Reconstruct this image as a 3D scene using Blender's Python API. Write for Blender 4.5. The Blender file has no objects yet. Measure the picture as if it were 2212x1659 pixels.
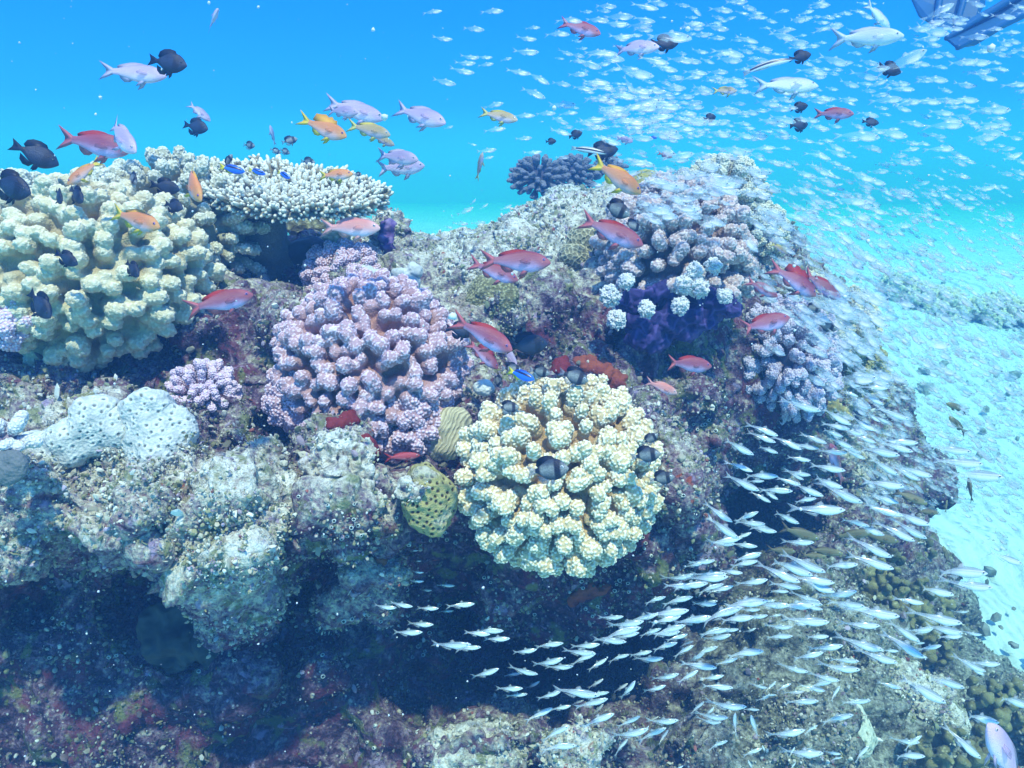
import bpy, math, random, time
import numpy as np
from mathutils import Vector, Matrix
from mathutils.bvhtree import BVHTree
from mathutils.kdtree import KDTree

T0 = time.time()
sc = bpy.context.scene
COL = sc.collection
random.seed(7)
RNG = np.random.default_rng(7)
R = math.radians

# ------------------------------------------------------------------ camera, world, sun, exposure
PITCH = R(15)
HT, VT = 0.70, 0.525
cd = bpy.data.cameras.new('camera')
cd.sensor_width = 36
cd.lens = 18 / HT
cd.clip_start = 0.02
cd.clip_end = 500
cam = bpy.data.objects.new('camera', cd)
COL.objects.link(cam)
cam.rotation_euler = (R(90) - PITCH, 0, 0)
sc.camera = cam

w = bpy.data.worlds.new('World')
sc.world = w
w.use_nodes = True
wn = w.node_tree
wn.nodes.clear()
SUN_TO = Vector((0.12, -0.45, 0.89)).normalized()   # towards the sun


def wnode(t, **k):
    n = wn.nodes.new(t)
    for a, b in k.items():
        setattr(n, a, b)
    return n


wo = wnode('ShaderNodeOutputWorld')
bg = wnode('ShaderNodeBackground')
bg.inputs['Strength'].default_value = 1.0
tc = wnode('ShaderNodeTexCoord')
sp = wnode('ShaderNodeSeparateXYZ')
wn.links.new(tc.outputs['Generated'], sp.inputs[0])
# water seen along each direction: azure upwards and to the left, cyan towards the sand on the right, pale at the surface
rz = wnode('ShaderNodeValToRGB')
mz = wnode('ShaderNodeMapRange')
mz.inputs['From Min'].default_value = -1
mz.inputs['From Max'].default_value = 1
wn.links.new(sp.outputs[2], mz.inputs['Value'])
wn.links.new(mz.outputs[0], rz.inputs[0])
cr = rz.color_ramp
cr.elements[0].position = 0.0
cr.elements[0].color = (0.03, 0.05, 0.34, 1)
cr.elements[1].position = 1.0
cr.elements[1].color = (.62, 1.12, 2.2, 1)
for p_, c_ in [(0.36, (0.03, 0.14, 0.80)), (0.44, (0.080, 0.85, 1.6)), (0.48, (0.090, 1.0, 1.7)), (0.51, (0.045, 0.72, 1.7)), (0.55, (0.010, 0.42, 1.65)),
               (0.60, (0.004, 0.32, 1.55)), (0.68, (0.004, 0.24, 1.45)), (0.84, (0.18, 0.46, 1.8))]:
    e = cr.elements.new(p_)
    e.color = (*c_, 1)
wn.links.new(rz.outputs[0], bg.inputs['Color'])
wn.links.new(bg.outputs[0], wo.inputs['Surface'])

sd = bpy.data.lights.new('sun', 'SUN')
sd.energy = 5.0
sd.angle = R(2.0)
sd.color = (1.0, 0.88, 0.76)
sun = bpy.data.objects.new('sun', sd)
COL.objects.link(sun)
sun.rotation_euler = SUN_TO.to_track_quat('Z', 'Y').to_euler()

sc.view_settings.view_transform = 'Standard'
sc.view_settings.look = 'None'
sc.view_settings.gamma = 1
sc.view_settings.exposure = 0.04
sc.render.engine = 'CYCLES'
sc.cycles.use_denoising = True
sc.cycles.max_bounces = 7
sc.cycles.diffuse_bounces = 2
sc.cycles.glossy_bounces = 2
sc.cycles.transparent_max_bounces = 16
sc.cycles.volume_bounces = 0
sc.cycles.caustics_reflective = False
sc.cycles.caustics_refractive = False

# ------------------------------------------------------------------ view geometry: a photo point (2212 x 1659) at a depth -> the world
FWD = np.array([0, math.cos(PITCH), -math.sin(PITCH)])
RT = np.array([1.0, 0, 0])
UP = np.array([0, math.sin(PITCH), math.cos(PITCH)])


def ray(x, y):
    x = np.asarray(x, float)
    y = np.asarray(y, float)
    a = (x - 1106) / 1106 * HT
    b = (829.5 - y) / 829.5 * VT
    return FWD + a[..., None] * RT + b[..., None] * UP


def P(x, y, d):
    return ray(x, y) * np.asarray(d, float)[..., None]


def px(d):            # metres per photo pixel at depth d
    return d * HT / 1106


# ------------------------------------------------------------------ noise (numpy)
def _hash(ix, iy, iz, seed):
    h = (ix * 374761393 + iy * 668265263 + iz * 2147483647 + seed * 144665) & 0xffffffff
    h = ((h ^ (h >> 13)) * 1274126177) & 0xffffffff
    h = (h ^ (h >> 16)) & 0xffffffff
    return h


def vnoise(p, f=1.0, seed=0):
    """value noise in -1..1"""
    q = p * f + 1000.0
    i = np.floor(q).astype(np.int64)
    t = q - i
    t = t * t * t * (t * (t * 6 - 15) + 10)
    out = 0
    for dx in (0, 1):
        wx = t[:, 0] if dx else 1 - t[:, 0]
        for dy in (0, 1):
            wy = t[:, 1] if dy else 1 - t[:, 1]
            for dz in (0, 1):
                wz = t[:, 2] if dz else 1 - t[:, 2]
                h = _hash(i[:, 0] + dx, i[:, 1] + dy, i[:, 2] + dz, seed) / 4294967295.0
                out = out + wx * wy * wz * h
    return out * 2 - 1


def fbm(p, f, octs=4, seed=0, gain=0.5):
    o, a = 0, 1.0
    for k in range(octs):
        o = o + a * vnoise(p, f, seed + k * 17)
        f *= 2.03
        a *= gain
    return o


def worley(p, f, seed=0, second=False):
    """distance to nearest feature point in cell units (and F2)"""
    q = p * f + 1000.0
    i = np.floor(q).astype(np.int64)
    t = q - i
    best = np.full(len(p), 9.0)
    b2 = np.full(len(p), 9.0)
    for dx in (-1, 0, 1):
        for dy in (-1, 0, 1):
            for dz in (-1, 0, 1):
                a, b, c = i[:, 0] + dx, i[:, 1] + dy, i[:, 2] + dz
                h = _hash(a, b, c, seed)
                fx = (h & 1023) / 1023.0 * .8 + .1
                fy = ((h >> 10) & 1023) / 1023.0 * .8 + .1
                fz = ((h >> 20) & 1023) / 1023.0 * .8 + .1
                dd = (dx + fx - t[:, 0]) ** 2 + (dy + fy - t[:, 1]) ** 2 + (dz + fz - t[:, 2]) ** 2
                b2 = np.minimum(b2, np.maximum(best, dd))
                best = np.minimum(best, dd)
    if second:
        return np.sqrt(best), np.sqrt(b2)
    return np.sqrt(best)


def surf_cells(V, c, seed=0, two=False):
    """cells spread evenly over a surface: distance of each vertex to its nearest cell centre (and the second nearest), in units of c"""
    rg_ = np.random.default_rng(seed + 500)
    pm = rg_.permutation(len(V))
    k = np.floor(V[pm] / (c * .78) + rg_.uniform(0, 1, 3)).astype(np.int64)
    key = k[:, 0] * 73856093 ^ k[:, 1] * 19349663 ^ k[:, 2] * 83492791
    _, first = np.unique(key, return_index=True)
    cand = V[pm[first]]
    kd = KDTree(len(cand))
    for i, v in enumerate(cand):
        kd.insert(v, i)
    kd.balance()
    dead = np.zeros(len(cand), bool)
    for i, v in enumerate(cand):
        if dead[i]:
            continue
        for _, j, _d in kd.find_range(v, c * .72):
            if j > i:
                dead[j] = True
    keep = cand[~dead]
    kd = KDTree(len(keep))
    for i, v in enumerate(keep):
        kd.insert(v, i)
    kd.balance()
    if two:
        r_ = np.array([[q_[2] for q_ in kd.find_n(v, 2)] for v in V])
        return r_[:, 0] / c, r_[:, 1] / c
    return np.array([kd.find(v)[2] for v in V]) / c


# ------------------------------------------------------------------ mesh helpers
def mesh_np(name, V, F, mats=None, fm=None, smooth=True):
    """V (n,3); F list of faces or an int array (m,k)"""
    me = bpy.data.meshes.new(name)
    V = np.asarray(V, np.float32)
    if isinstance(F, np.ndarray):
        k = F.shape[1]
        me.vertices.add(len(V))
        me.vertices.foreach_set('co', V.ravel())
        me.loops.add(F.size)
        me.loops.foreach_set('vertex_index', F.astype(np.int32).ravel())
        me.polygons.add(len(F))
        me.polygons.foreach_set('loop_start', np.arange(0, F.size, k, dtype=np.int32))
        me.polygons.foreach_set('loop_total', np.full(len(F), k, np.int32))
        me.update(calc_edges=True)
    else:
        me.from_pydata([tuple(v) for v in V], [], F)
    if mats:
        for m in mats:
            me.materials.append(m)
    if fm is not None:
        me.polygons.foreach_set('material_index', np.asarray(fm, np.int32))
    me.polygons.foreach_set('use_smooth', np.full(len(me.polygons), smooth))
    me.update()
    return me


def verts(me):
    a = np.empty(len(me.vertices) * 3, np.float32)
    me.vertices.foreach_get('co', a)
    return a.reshape(-1, 3).astype(float)


def normals(me):
    a = np.empty(len(me.vertices) * 3, np.float32)
    me.vertex_normals.foreach_get('vector', a)
    return a.reshape(-1, 3).astype(float)


def set_verts(me, V):
    me.vertices.foreach_set('co', np.asarray(V, np.float32).ravel())
    me.update()


def attr(me, name, vals):
    a = me.attributes.new(name, 'FLOAT', 'POINT')
    a.data.foreach_set('value', np.asarray(vals, np.float32))


def obj(name, me, parent=None, loc=None, label=None, cat=None, group=None, kind=None):
    o = bpy.data.objects.new(name, me)
    COL.objects.link(o)
    if parent is not None:
        o.parent = parent
    if loc is not None:
        o.location = loc
    if label:
        o['label'] = label
    if cat:
        o['category'] = cat
    if group:
        o['group'] = group
    if kind:
        o['kind'] = kind
    return o


def remesh(V, F, voxel, name='m'):
    me = mesh_np('tmp', V, F)
    o = bpy.data.objects.new('tmp', me)
    COL.objects.link(o)
    m = o.modifiers.new('r', 'REMESH')
    m.mode = 'VOXEL'
    m.voxel_size = voxel
    dg = bpy.context.evaluated_depsgraph_get()
    out = bpy.data.meshes.new_from_object(o.evaluated_get(dg), depsgraph=dg)
    bpy.data.objects.remove(o)
    bpy.data.meshes.remove(me)
    out.name = name
    out.polygons.foreach_set('use_smooth', np.full(len(out.polygons), True))
    return out


def ico(sub):
    import bmesh
    bm = bmesh.new()
    bmesh.ops.create_icosphere(bm, subdivisions=sub, radius=1)
    V = np.array([v.co[:] for v in bm.verts])
    F = np.array([[v.index for v in f.verts] for f in bm.faces])
    bm.free()
    return V, F


ICO1, ICO2, ICO3 = ico(1), ico(2), ico(3)


def balls(cs, rs, base=ICO2, rots=None):
    """union soup of spheres / ellipsoids: cs (n,3), rs (n,) or (n,3), rots optional (n,3,3)"""
    V0, F0 = base
    cs = np.asarray(cs, float)
    rs = np.asarray(rs, float)
    if rs.ndim == 1:
        rs = rs[:, None].repeat(3, 1)
    V = V0[None] * rs[:, None, :]
    if rots is not None:
        V = np.einsum('nij,nkj->nki', rots, V)
    V = V + cs[:, None, :]
    F = F0[None] + (np.arange(len(cs)) * len(V0))[:, None, None]
    return V.reshape(-1, 3), F.reshape(-1, 3)


def basis(axis):
    z = np.asarray(axis, float)
    z = z / np.linalg.norm(z)
    a = np.array([0, 0, 1.0]) if abs(z[2]) < .9 else np.array([1.0, 0, 0])
    x = np.cross(a, z)
    x /= np.linalg.norm(x)
    return np.stack([x, np.cross(z, x), z], 1)      # columns


# ------------------------------------------------------------------ material helpers
class NT:
    def __init__(s, name):
        s.m = bpy.data.materials.new(name)
        s.m.use_nodes = True
        s.t = s.m.node_tree
        s.t.nodes.clear()
        s.out = s.t.nodes.new('ShaderNodeOutputMaterial')
        s.b = s.t.nodes.new('ShaderNodeBsdfPrincipled')
        s.t.links.new(s.b.outputs[0], s.out.inputs['Surface'])
        s.tc = s.t.nodes.new('ShaderNodeTexCoord')

    def put(s, sock, v):
        if v is None:
            return
        if isinstance(v, bpy.types.NodeSocket):
            s.t.links.new(v, sock)
        elif isinstance(v, (tuple, list)) and len(v) == 3 and sock.type == 'RGBA':
            sock.default_value = (*v, 1)
        else:
            sock.default_value = v

    def noise(s, scale, detail=4, rough=.55, dist=0, vec=None):
        n = s.t.nodes.new('ShaderNodeTexNoise')
        s.put(n.inputs['Vector'], vec or s.tc.outputs['Object'])
        n.inputs['Scale'].default_value = scale
        n.inputs['Detail'].default_value = detail
        n.inputs['Roughness'].default_value = rough
        n.inputs['Distortion'].default_value = dist
        return n.outputs['Fac']

    def voro(s, scale, feature='F1', out='Distance', rnd=1, vec=None):
        n = s.t.nodes.new('ShaderNodeTexVoronoi')
        n.feature = feature
        s.put(n.inputs['Vector'], vec or s.tc.outputs['Object'])
        n.inputs['Scale'].default_value = scale
        n.inputs['Randomness'].default_value = rnd
        return n.outputs[out]

    def ramp(s, fac, stops, interp='LINEAR'):
        n = s.t.nodes.new('ShaderNodeValToRGB')
        n.color_ramp.interpolation = interp
        e = n.color_ramp.elements
        while len(e) < len(stops):
            e.new(.5)
        for i, (p, c) in enumerate(stops):
            e[i].position = p
            e[i].color = (c, c, c, 1) if isinstance(c, (int, float)) else (*c, 1)
        s.put(n.inputs[0], fac)
        return n.outputs[0]

    def mix(s, fac, a, b, mode='MIX'):
        n = s.t.nodes.new('ShaderNodeMix')
        n.data_type = 'RGBA'
        n.blend_type = mode
        s.put(n.inputs[0], fac)
        s.put(n.inputs[6], a)
        s.put(n.inputs[7], b)
        return n.outputs[2]

    def math(s, op, a, b=0.0, c=None):
        n = s.t.nodes.new('ShaderNodeMath')
        n.operation = op
        s.put(n.inputs[0], a)
        s.put(n.inputs[1], b)
        if c is not None:
            s.put(n.inputs[2], c)
        return n.outputs[0]

    def mapr(s, v, a, b, c=0.0, d=1.0):
        n = s.t.nodes.new('ShaderNodeMapRange')
        s.put(n.inputs['Value'], v)
        for k, x in zip(('From Min', 'From Max', 'To Min', 'To Max'), (a, b, c, d)):
            n.inputs[k].default_value = x
        return n.outputs[0]

    def attr(s, name):
        n = s.t.nodes.new('ShaderNodeAttribute')
        n.attribute_name = name
        return n.outputs['Fac']

    def geo_n(s, comp):
        g = s.t.nodes.new('ShaderNodeNewGeometry')
        x = s.t.nodes.new('ShaderNodeSeparateXYZ')
        s.t.links.new(g.outputs['Normal'], x.inputs[0])
        return x.outputs[comp]

    def pos(s, comp):
        x = s.t.nodes.new('ShaderNodeSeparateXYZ')
        s.t.links.new(s.tc.outputs['Object'], x.inputs[0])
        return x.outputs[comp]

    def objrand(s):
        return s.t.nodes.new('ShaderNodeObjectInfo').outputs['Random']

    def bump(s, h, dist=.003, strength=.6, prev=None):
        n = s.t.nodes.new('ShaderNodeBump')
        n.inputs['Distance'].default_value = dist
        n.inputs['Strength'].default_value = strength
        s.put(n.inputs['Height'], h)
        if prev is not None:
            s.put(n.inputs['Normal'], prev)
        s.t.links.new(n.outputs[0], s.b.inputs['Normal'])
        return n.outputs[0]

    def fin(s, color, rough=.7, spec=.3):
        s.put(s.b.inputs['Base Color'], color)
        s.put(s.b.inputs['Roughness'], rough)
        s.put(s.b.inputs['Specular IOR Level'], spec)
        return s.m

    def see_through(s, alpha):
        """mix with a transparent closure: alpha 1 = solid"""
        tr = s.t.nodes.new('ShaderNodeBsdfTransparent')
        mx = s.t.nodes.new('ShaderNodeMixShader')
        s.put(mx.inputs[0], alpha)
        s.t.links.new(tr.outputs[0], mx.inputs[1])
        s.t.links.new(s.b.outputs[0], mx.inputs[2])
        s.t.links.new(mx.outputs[0], s.out.inputs['Surface'])


def mat_plain(name, c, rough=.6, spec=.3, var=.15, scale=40):
    n = NT(name)
    v = n.noise(scale, 4)
    col = n.mix(n.mapr(v, .3, .7), tuple(x * (1 - var) for x in c), tuple(min(1, x * (1 + var)) for x in c))
    n.bump(n.noise(scale * 4, 4), .002, .4)
    return n.fin(col, rough, spec)


def mat_rock():
    n = NT('reef_rock')
    tone = n.attr('tone')
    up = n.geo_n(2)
    big = n.noise(7, 5, .6)
    med = n.noise(26, 6, .65, .6)
    fine = n.noise(95, 5, .7)
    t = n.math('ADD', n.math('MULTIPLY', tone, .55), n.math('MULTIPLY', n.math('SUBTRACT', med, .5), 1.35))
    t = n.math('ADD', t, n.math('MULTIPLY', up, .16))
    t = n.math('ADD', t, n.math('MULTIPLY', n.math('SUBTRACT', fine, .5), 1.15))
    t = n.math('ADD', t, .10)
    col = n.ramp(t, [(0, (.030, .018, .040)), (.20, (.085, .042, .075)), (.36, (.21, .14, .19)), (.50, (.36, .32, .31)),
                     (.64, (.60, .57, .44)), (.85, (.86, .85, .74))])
    # encrusting patches: coralline maroon, olive turf, rust, lilac
    m1 = n.ramp(n.noise(13, 4, .6, .8), [(.54, 0.0), (.60, 1.0)])
    col = n.mix(n.math('MULTIPLY', m1, n.ramp(tone, [(0, .85), (1, .25)])), col, (.17, .035, .065))
    m2 = n.ramp(n.noise(17, 5, .6, .5, n.math('ADD', big, 0) if False else None), [(.0, 0.0), (1, 0.0)])
    vec = n.t.nodes.new('ShaderNodeVectorMath')
    vec.operation = 'ADD'
    n.t.links.new(n.tc.outputs['Object'], vec.inputs[0])
    vec.inputs[1].default_value = (3.1, 7.7, 1.9)
    o2 = n.noise(15, 5, .6, .7, vec.outputs[0])
    m2 = n.ramp(o2, [(.55, 0.0), (.63, .75)])
    col = n.mix(m2, col, (.20, .24, .075))
    vec3 = n.t.nodes.new('ShaderNodeVectorMath')
    vec3.operation = 'ADD'
    n.t.links.new(n.tc.outputs['Object'], vec3.inputs[0])
    vec3.inputs[1].default_value = (13.1, 2.7, 5.9)
    m3 = n.ramp(n.noise(19, 5, .6, .5, vec3.outputs[0]), [(.62, 0.0), (.68, .8)])
    col = n.mix(m3, col, (.42, .33, .50))
    m4 = n.ramp(n.noise(24, 3, .6, .5, vec3.outputs[0]), [(.25, .9), (.31, 0.0)])
    col = n.mix(m4, col, (.38, .09, .045))
    ol = n.attr('olive')
    g2 = n.ramp(t, [(0, (.02, .03, .035)), (.22, (.075, .09, .06)), (.42, (.20, .22, .15)), (.62, (.38, .41, .33)), (.85, (.62, .66, .58))])
    col = n.mix(n.math('MULTIPLY', ol, .8), col, g2)
    spots = n.ramp(n.voro(70), [(.10, .8), (.22, 0.0)])
    col = n.mix(n.math('MULTIPLY', spots, n.ramp(n.noise(9, 2), [(.45, 0.0), (.6, 1.0)])), col, (.85, .87, .78))
    pit_shade = n.ramp(n.voro(48, rnd=1), [(.16, 1.0), (.30, 0.0)])  # dark spots that paint the shade of small holes, colour only
    col = n.mix(n.math('MULTIPLY', pit_shade, n.ramp(n.noise(21, 2), [(.5, 0.0), (.62, .8)])), col, (.03, .035, .05))
    b1 = n.bump(med, .02, .7)
    b2 = n.bump(fine, .010, .9, b1)
    n.bump(n.voro(160), .004, .7, b2)
    return n.fin(col, .85, .15)


def mat_coral(name, base, tip, dot, brown=None, vs=120):
    """branching coral: base tissue to paler tips, each wart paler (attributes: radial, wart)"""
    n = NT(name)
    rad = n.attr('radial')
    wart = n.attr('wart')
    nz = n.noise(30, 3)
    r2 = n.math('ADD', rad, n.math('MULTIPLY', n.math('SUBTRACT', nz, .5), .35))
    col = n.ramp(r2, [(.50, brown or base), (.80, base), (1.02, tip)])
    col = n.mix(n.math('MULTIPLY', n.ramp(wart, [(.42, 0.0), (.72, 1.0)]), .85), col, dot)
    pol = n.ramp(n.voro(vs * 4), [(.2, 1.0), (.5, 0.0)])
    col = n.mix(n.math('MULTIPLY', pol, .22), col, dot)
    b = n.bump(n.voro(vs * 2.2), .003, .5)
    n.bump(n.noise(400, 2), .001, .6, b)
    return n.fin(col, .75, .2)


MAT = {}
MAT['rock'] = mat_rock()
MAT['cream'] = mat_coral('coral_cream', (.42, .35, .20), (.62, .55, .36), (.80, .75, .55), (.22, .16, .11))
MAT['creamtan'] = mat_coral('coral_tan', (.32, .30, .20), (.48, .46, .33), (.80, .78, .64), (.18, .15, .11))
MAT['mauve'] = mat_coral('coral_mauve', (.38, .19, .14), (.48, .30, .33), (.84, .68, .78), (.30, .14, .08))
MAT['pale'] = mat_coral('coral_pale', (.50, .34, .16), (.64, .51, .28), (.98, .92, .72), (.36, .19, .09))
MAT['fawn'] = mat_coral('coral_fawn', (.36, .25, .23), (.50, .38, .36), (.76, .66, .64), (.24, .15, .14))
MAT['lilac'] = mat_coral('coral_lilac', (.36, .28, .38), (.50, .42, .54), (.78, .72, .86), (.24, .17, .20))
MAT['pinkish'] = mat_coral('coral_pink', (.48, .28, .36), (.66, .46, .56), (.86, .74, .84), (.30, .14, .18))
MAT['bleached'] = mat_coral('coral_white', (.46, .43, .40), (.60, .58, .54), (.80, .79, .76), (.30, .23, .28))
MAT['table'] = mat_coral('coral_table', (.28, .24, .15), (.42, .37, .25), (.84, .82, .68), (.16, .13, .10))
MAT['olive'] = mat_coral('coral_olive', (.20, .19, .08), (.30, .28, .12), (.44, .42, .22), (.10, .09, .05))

print('T mats', time.time() - T0)

# ------------------------------------------------------------------ the reef body
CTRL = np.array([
    # x, y, depth, tone (0 maroon wall, shade of hollows painted in .. 1 cream crust)
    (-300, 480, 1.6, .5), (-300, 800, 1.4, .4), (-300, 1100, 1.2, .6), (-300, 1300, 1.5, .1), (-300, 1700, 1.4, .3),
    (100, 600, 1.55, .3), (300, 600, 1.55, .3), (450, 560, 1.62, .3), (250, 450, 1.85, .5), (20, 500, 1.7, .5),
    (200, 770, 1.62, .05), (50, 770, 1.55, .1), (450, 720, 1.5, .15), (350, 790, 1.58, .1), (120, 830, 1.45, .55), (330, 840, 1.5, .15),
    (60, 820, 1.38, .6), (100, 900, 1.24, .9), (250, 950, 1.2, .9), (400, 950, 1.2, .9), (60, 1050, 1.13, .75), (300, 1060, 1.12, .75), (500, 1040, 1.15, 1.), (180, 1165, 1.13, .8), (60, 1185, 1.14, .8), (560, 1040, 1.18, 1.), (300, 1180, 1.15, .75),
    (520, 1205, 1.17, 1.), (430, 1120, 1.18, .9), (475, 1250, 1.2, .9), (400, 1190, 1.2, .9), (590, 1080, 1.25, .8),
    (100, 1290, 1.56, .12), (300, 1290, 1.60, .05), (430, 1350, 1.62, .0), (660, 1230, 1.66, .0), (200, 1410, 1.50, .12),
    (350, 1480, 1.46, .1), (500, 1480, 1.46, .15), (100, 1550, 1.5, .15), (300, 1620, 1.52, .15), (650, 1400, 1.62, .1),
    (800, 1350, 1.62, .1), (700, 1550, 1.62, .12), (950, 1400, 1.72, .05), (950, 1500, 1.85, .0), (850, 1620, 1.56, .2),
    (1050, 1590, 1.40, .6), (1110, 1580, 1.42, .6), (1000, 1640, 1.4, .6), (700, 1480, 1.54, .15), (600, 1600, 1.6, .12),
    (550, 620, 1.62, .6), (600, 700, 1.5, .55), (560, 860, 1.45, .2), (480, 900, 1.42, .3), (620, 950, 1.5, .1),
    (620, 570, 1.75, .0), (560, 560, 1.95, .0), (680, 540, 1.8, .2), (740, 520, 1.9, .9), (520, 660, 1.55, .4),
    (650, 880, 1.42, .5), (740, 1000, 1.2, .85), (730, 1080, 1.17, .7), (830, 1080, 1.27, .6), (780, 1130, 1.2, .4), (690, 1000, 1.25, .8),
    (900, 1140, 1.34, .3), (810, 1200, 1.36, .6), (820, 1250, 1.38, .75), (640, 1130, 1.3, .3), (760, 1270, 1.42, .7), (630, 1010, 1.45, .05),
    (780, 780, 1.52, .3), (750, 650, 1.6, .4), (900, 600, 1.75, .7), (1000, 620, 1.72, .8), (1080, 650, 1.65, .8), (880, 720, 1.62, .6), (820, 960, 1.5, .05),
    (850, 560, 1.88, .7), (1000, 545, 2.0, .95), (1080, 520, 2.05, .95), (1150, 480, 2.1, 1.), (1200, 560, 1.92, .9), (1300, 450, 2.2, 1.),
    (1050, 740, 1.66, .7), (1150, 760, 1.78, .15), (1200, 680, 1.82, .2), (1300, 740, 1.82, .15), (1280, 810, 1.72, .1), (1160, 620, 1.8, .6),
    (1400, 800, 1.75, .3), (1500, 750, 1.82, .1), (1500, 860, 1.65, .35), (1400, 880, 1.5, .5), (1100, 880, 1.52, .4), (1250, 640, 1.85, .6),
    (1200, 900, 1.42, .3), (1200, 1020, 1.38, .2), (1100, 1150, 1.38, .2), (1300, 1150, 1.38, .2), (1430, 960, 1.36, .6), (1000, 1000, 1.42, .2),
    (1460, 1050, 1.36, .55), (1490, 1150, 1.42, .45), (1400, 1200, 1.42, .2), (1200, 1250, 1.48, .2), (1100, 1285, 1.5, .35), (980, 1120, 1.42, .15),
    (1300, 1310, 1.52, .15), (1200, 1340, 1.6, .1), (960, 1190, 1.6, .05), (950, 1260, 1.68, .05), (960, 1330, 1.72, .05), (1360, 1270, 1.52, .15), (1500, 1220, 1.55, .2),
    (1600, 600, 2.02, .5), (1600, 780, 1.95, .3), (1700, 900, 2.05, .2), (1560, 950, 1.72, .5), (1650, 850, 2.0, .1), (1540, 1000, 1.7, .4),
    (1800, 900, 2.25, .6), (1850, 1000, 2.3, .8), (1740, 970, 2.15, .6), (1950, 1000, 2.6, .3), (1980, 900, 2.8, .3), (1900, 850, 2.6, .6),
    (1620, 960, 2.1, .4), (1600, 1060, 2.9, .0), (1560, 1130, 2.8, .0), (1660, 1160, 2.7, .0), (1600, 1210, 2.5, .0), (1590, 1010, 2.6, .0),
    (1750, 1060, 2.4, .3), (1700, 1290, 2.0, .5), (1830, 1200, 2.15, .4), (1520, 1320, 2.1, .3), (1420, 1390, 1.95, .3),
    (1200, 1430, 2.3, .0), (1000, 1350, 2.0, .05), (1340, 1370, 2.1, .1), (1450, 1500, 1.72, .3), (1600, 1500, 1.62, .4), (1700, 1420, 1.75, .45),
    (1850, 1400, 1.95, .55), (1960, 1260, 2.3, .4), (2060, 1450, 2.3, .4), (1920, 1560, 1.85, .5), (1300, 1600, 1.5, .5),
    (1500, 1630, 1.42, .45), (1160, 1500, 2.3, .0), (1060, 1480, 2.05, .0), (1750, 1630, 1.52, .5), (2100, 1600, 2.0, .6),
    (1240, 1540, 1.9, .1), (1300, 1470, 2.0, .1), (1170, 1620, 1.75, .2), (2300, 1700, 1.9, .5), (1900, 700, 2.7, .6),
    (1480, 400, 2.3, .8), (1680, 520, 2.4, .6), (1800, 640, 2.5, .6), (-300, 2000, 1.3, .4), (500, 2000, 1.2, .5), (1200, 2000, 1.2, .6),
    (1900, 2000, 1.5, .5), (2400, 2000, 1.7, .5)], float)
SIL = np.array([(-420, 440), (-200, 425), (0, 480), (120, 460), (250, 430), (400, 420), (440, 470), (520, 500), (570, 500), (600, 520), (640, 540), (690, 520), (740, 505),
                (800, 485), (830, 500), (870, 525), (930, 540), (985, 530), (1010, 512), (1060, 515), (1090, 480), (1150, 450), (1200, 425), (1260, 408), (1340, 412),
                (1420, 405), (1490, 385), (1560, 400), (1620, 440), (1690, 500), (1730, 560), (1800, 625), (1850, 700), (1870, 790),
                (1940, 830), (1965, 900), (1985, 960), (2025, 1020), (2040, 1065), (2005, 1105), (2000, 1180), (2045, 1225), (2080, 1300),
                (2095, 1390), (2150, 1435), (2260, 1490), (2420, 1560), (2700, 1700), (2700, 2150), (-420, 2150)], float)


def in_poly(X, Y, poly):
    c = np.zeros(X.shape, bool)
    j = len(poly) - 1
    for i in range(len(poly)):
        xi, yi = poly[i]
        xj, yj = poly[j]
        hit = ((yi > Y) != (yj > Y)) & (X < (xj - xi) * (Y - yi) / (yj - yi + 1e-12) + xi)
        c ^= hit
        j = i
    return c


def seg_dist(X, Y, poly):
    d = np.full(X.shape, 1e9)
    for i in range(len(poly)):
        a, b = poly[i - 1], poly[i]
        if (a[0] < -400 and b[0] < -400) or (a[1] > 2100 and b[1] > 2100):
            continue
        ab = b - a
        t = np.clip(((X - a[0]) * ab[0] + (Y - a[1]) * ab[1]) / (ab @ ab + 1e-9), 0, 1)
        d = np.minimum(d, np.hypot(X - a[0] - t * ab[0], Y - a[1] - t * ab[1]))
    return d


def shepard(X, Y, col):
    sh = X.shape
    x, y = X.ravel(), Y.ravel()
    out = np.empty(len(x))
    for s in range(0, len(x), 100000):
        d2 = (x[s:s + 100000, None] - CTRL[None, :, 0]) ** 2 + (y[s:s + 100000, None] - CTRL[None, :, 1]) ** 2
        wt = 1 / (d2 + 22 ** 2) ** 2.2
        out[s:s + 100000] = (wt * CTRL[None, :, col]).sum(1) / wt.sum(1)
    return out.reshape(sh)


ST = 10
gx = np.arange(-430, 2720, ST)
gy = np.arange(360, 2160, ST)
GX, GY = np.meshgrid(gx, gy)
pp = np.stack([GX.ravel() / 100., GY.ravel() / 100., np.zeros(GX.size)], 1)
wx = fbm(pp, .9, 3, 5).reshape(GX.shape) * 16
wy = fbm(pp, .9, 3, 9).reshape(GX.shape) * 16
MASK = in_poly(GX + wx * .7, GY + wy * .7, SIL)
D = shepard(GX + wx * 1.3, GY + wy * 1.3, 2)
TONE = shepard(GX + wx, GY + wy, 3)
ed = seg_dist(GX, GY, SIL)
D = D + .30 * np.exp(-ed / 22)
DB = np.maximum(D + .55, 2.6 + .4 * (GX > 1300)) + .1 * np.exp(-ed / 60)
cell = MASK[:-1, :-1] & MASK[1:, :-1] & MASK[:-1, 1:] & MASK[1:, 1:]
nv = GX.size
idx = np.arange(nv).reshape(GX.shape)
VF = P(GX.ravel(), GY.ravel(), D.ravel())
VB = P(GX.ravel(), GY.ravel(), DB.ravel())
a, b, c, d_ = idx[:-1, :-1][cell], idx[:-1, 1:][cell], idx[1:, 1:][cell], idx[1:, :-1][cell]
quads = [np.stack([a, d_, c, b], 1), np.stack([a, b, c, d_], 1) + nv]
pad = np.pad(cell, 1)
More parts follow.
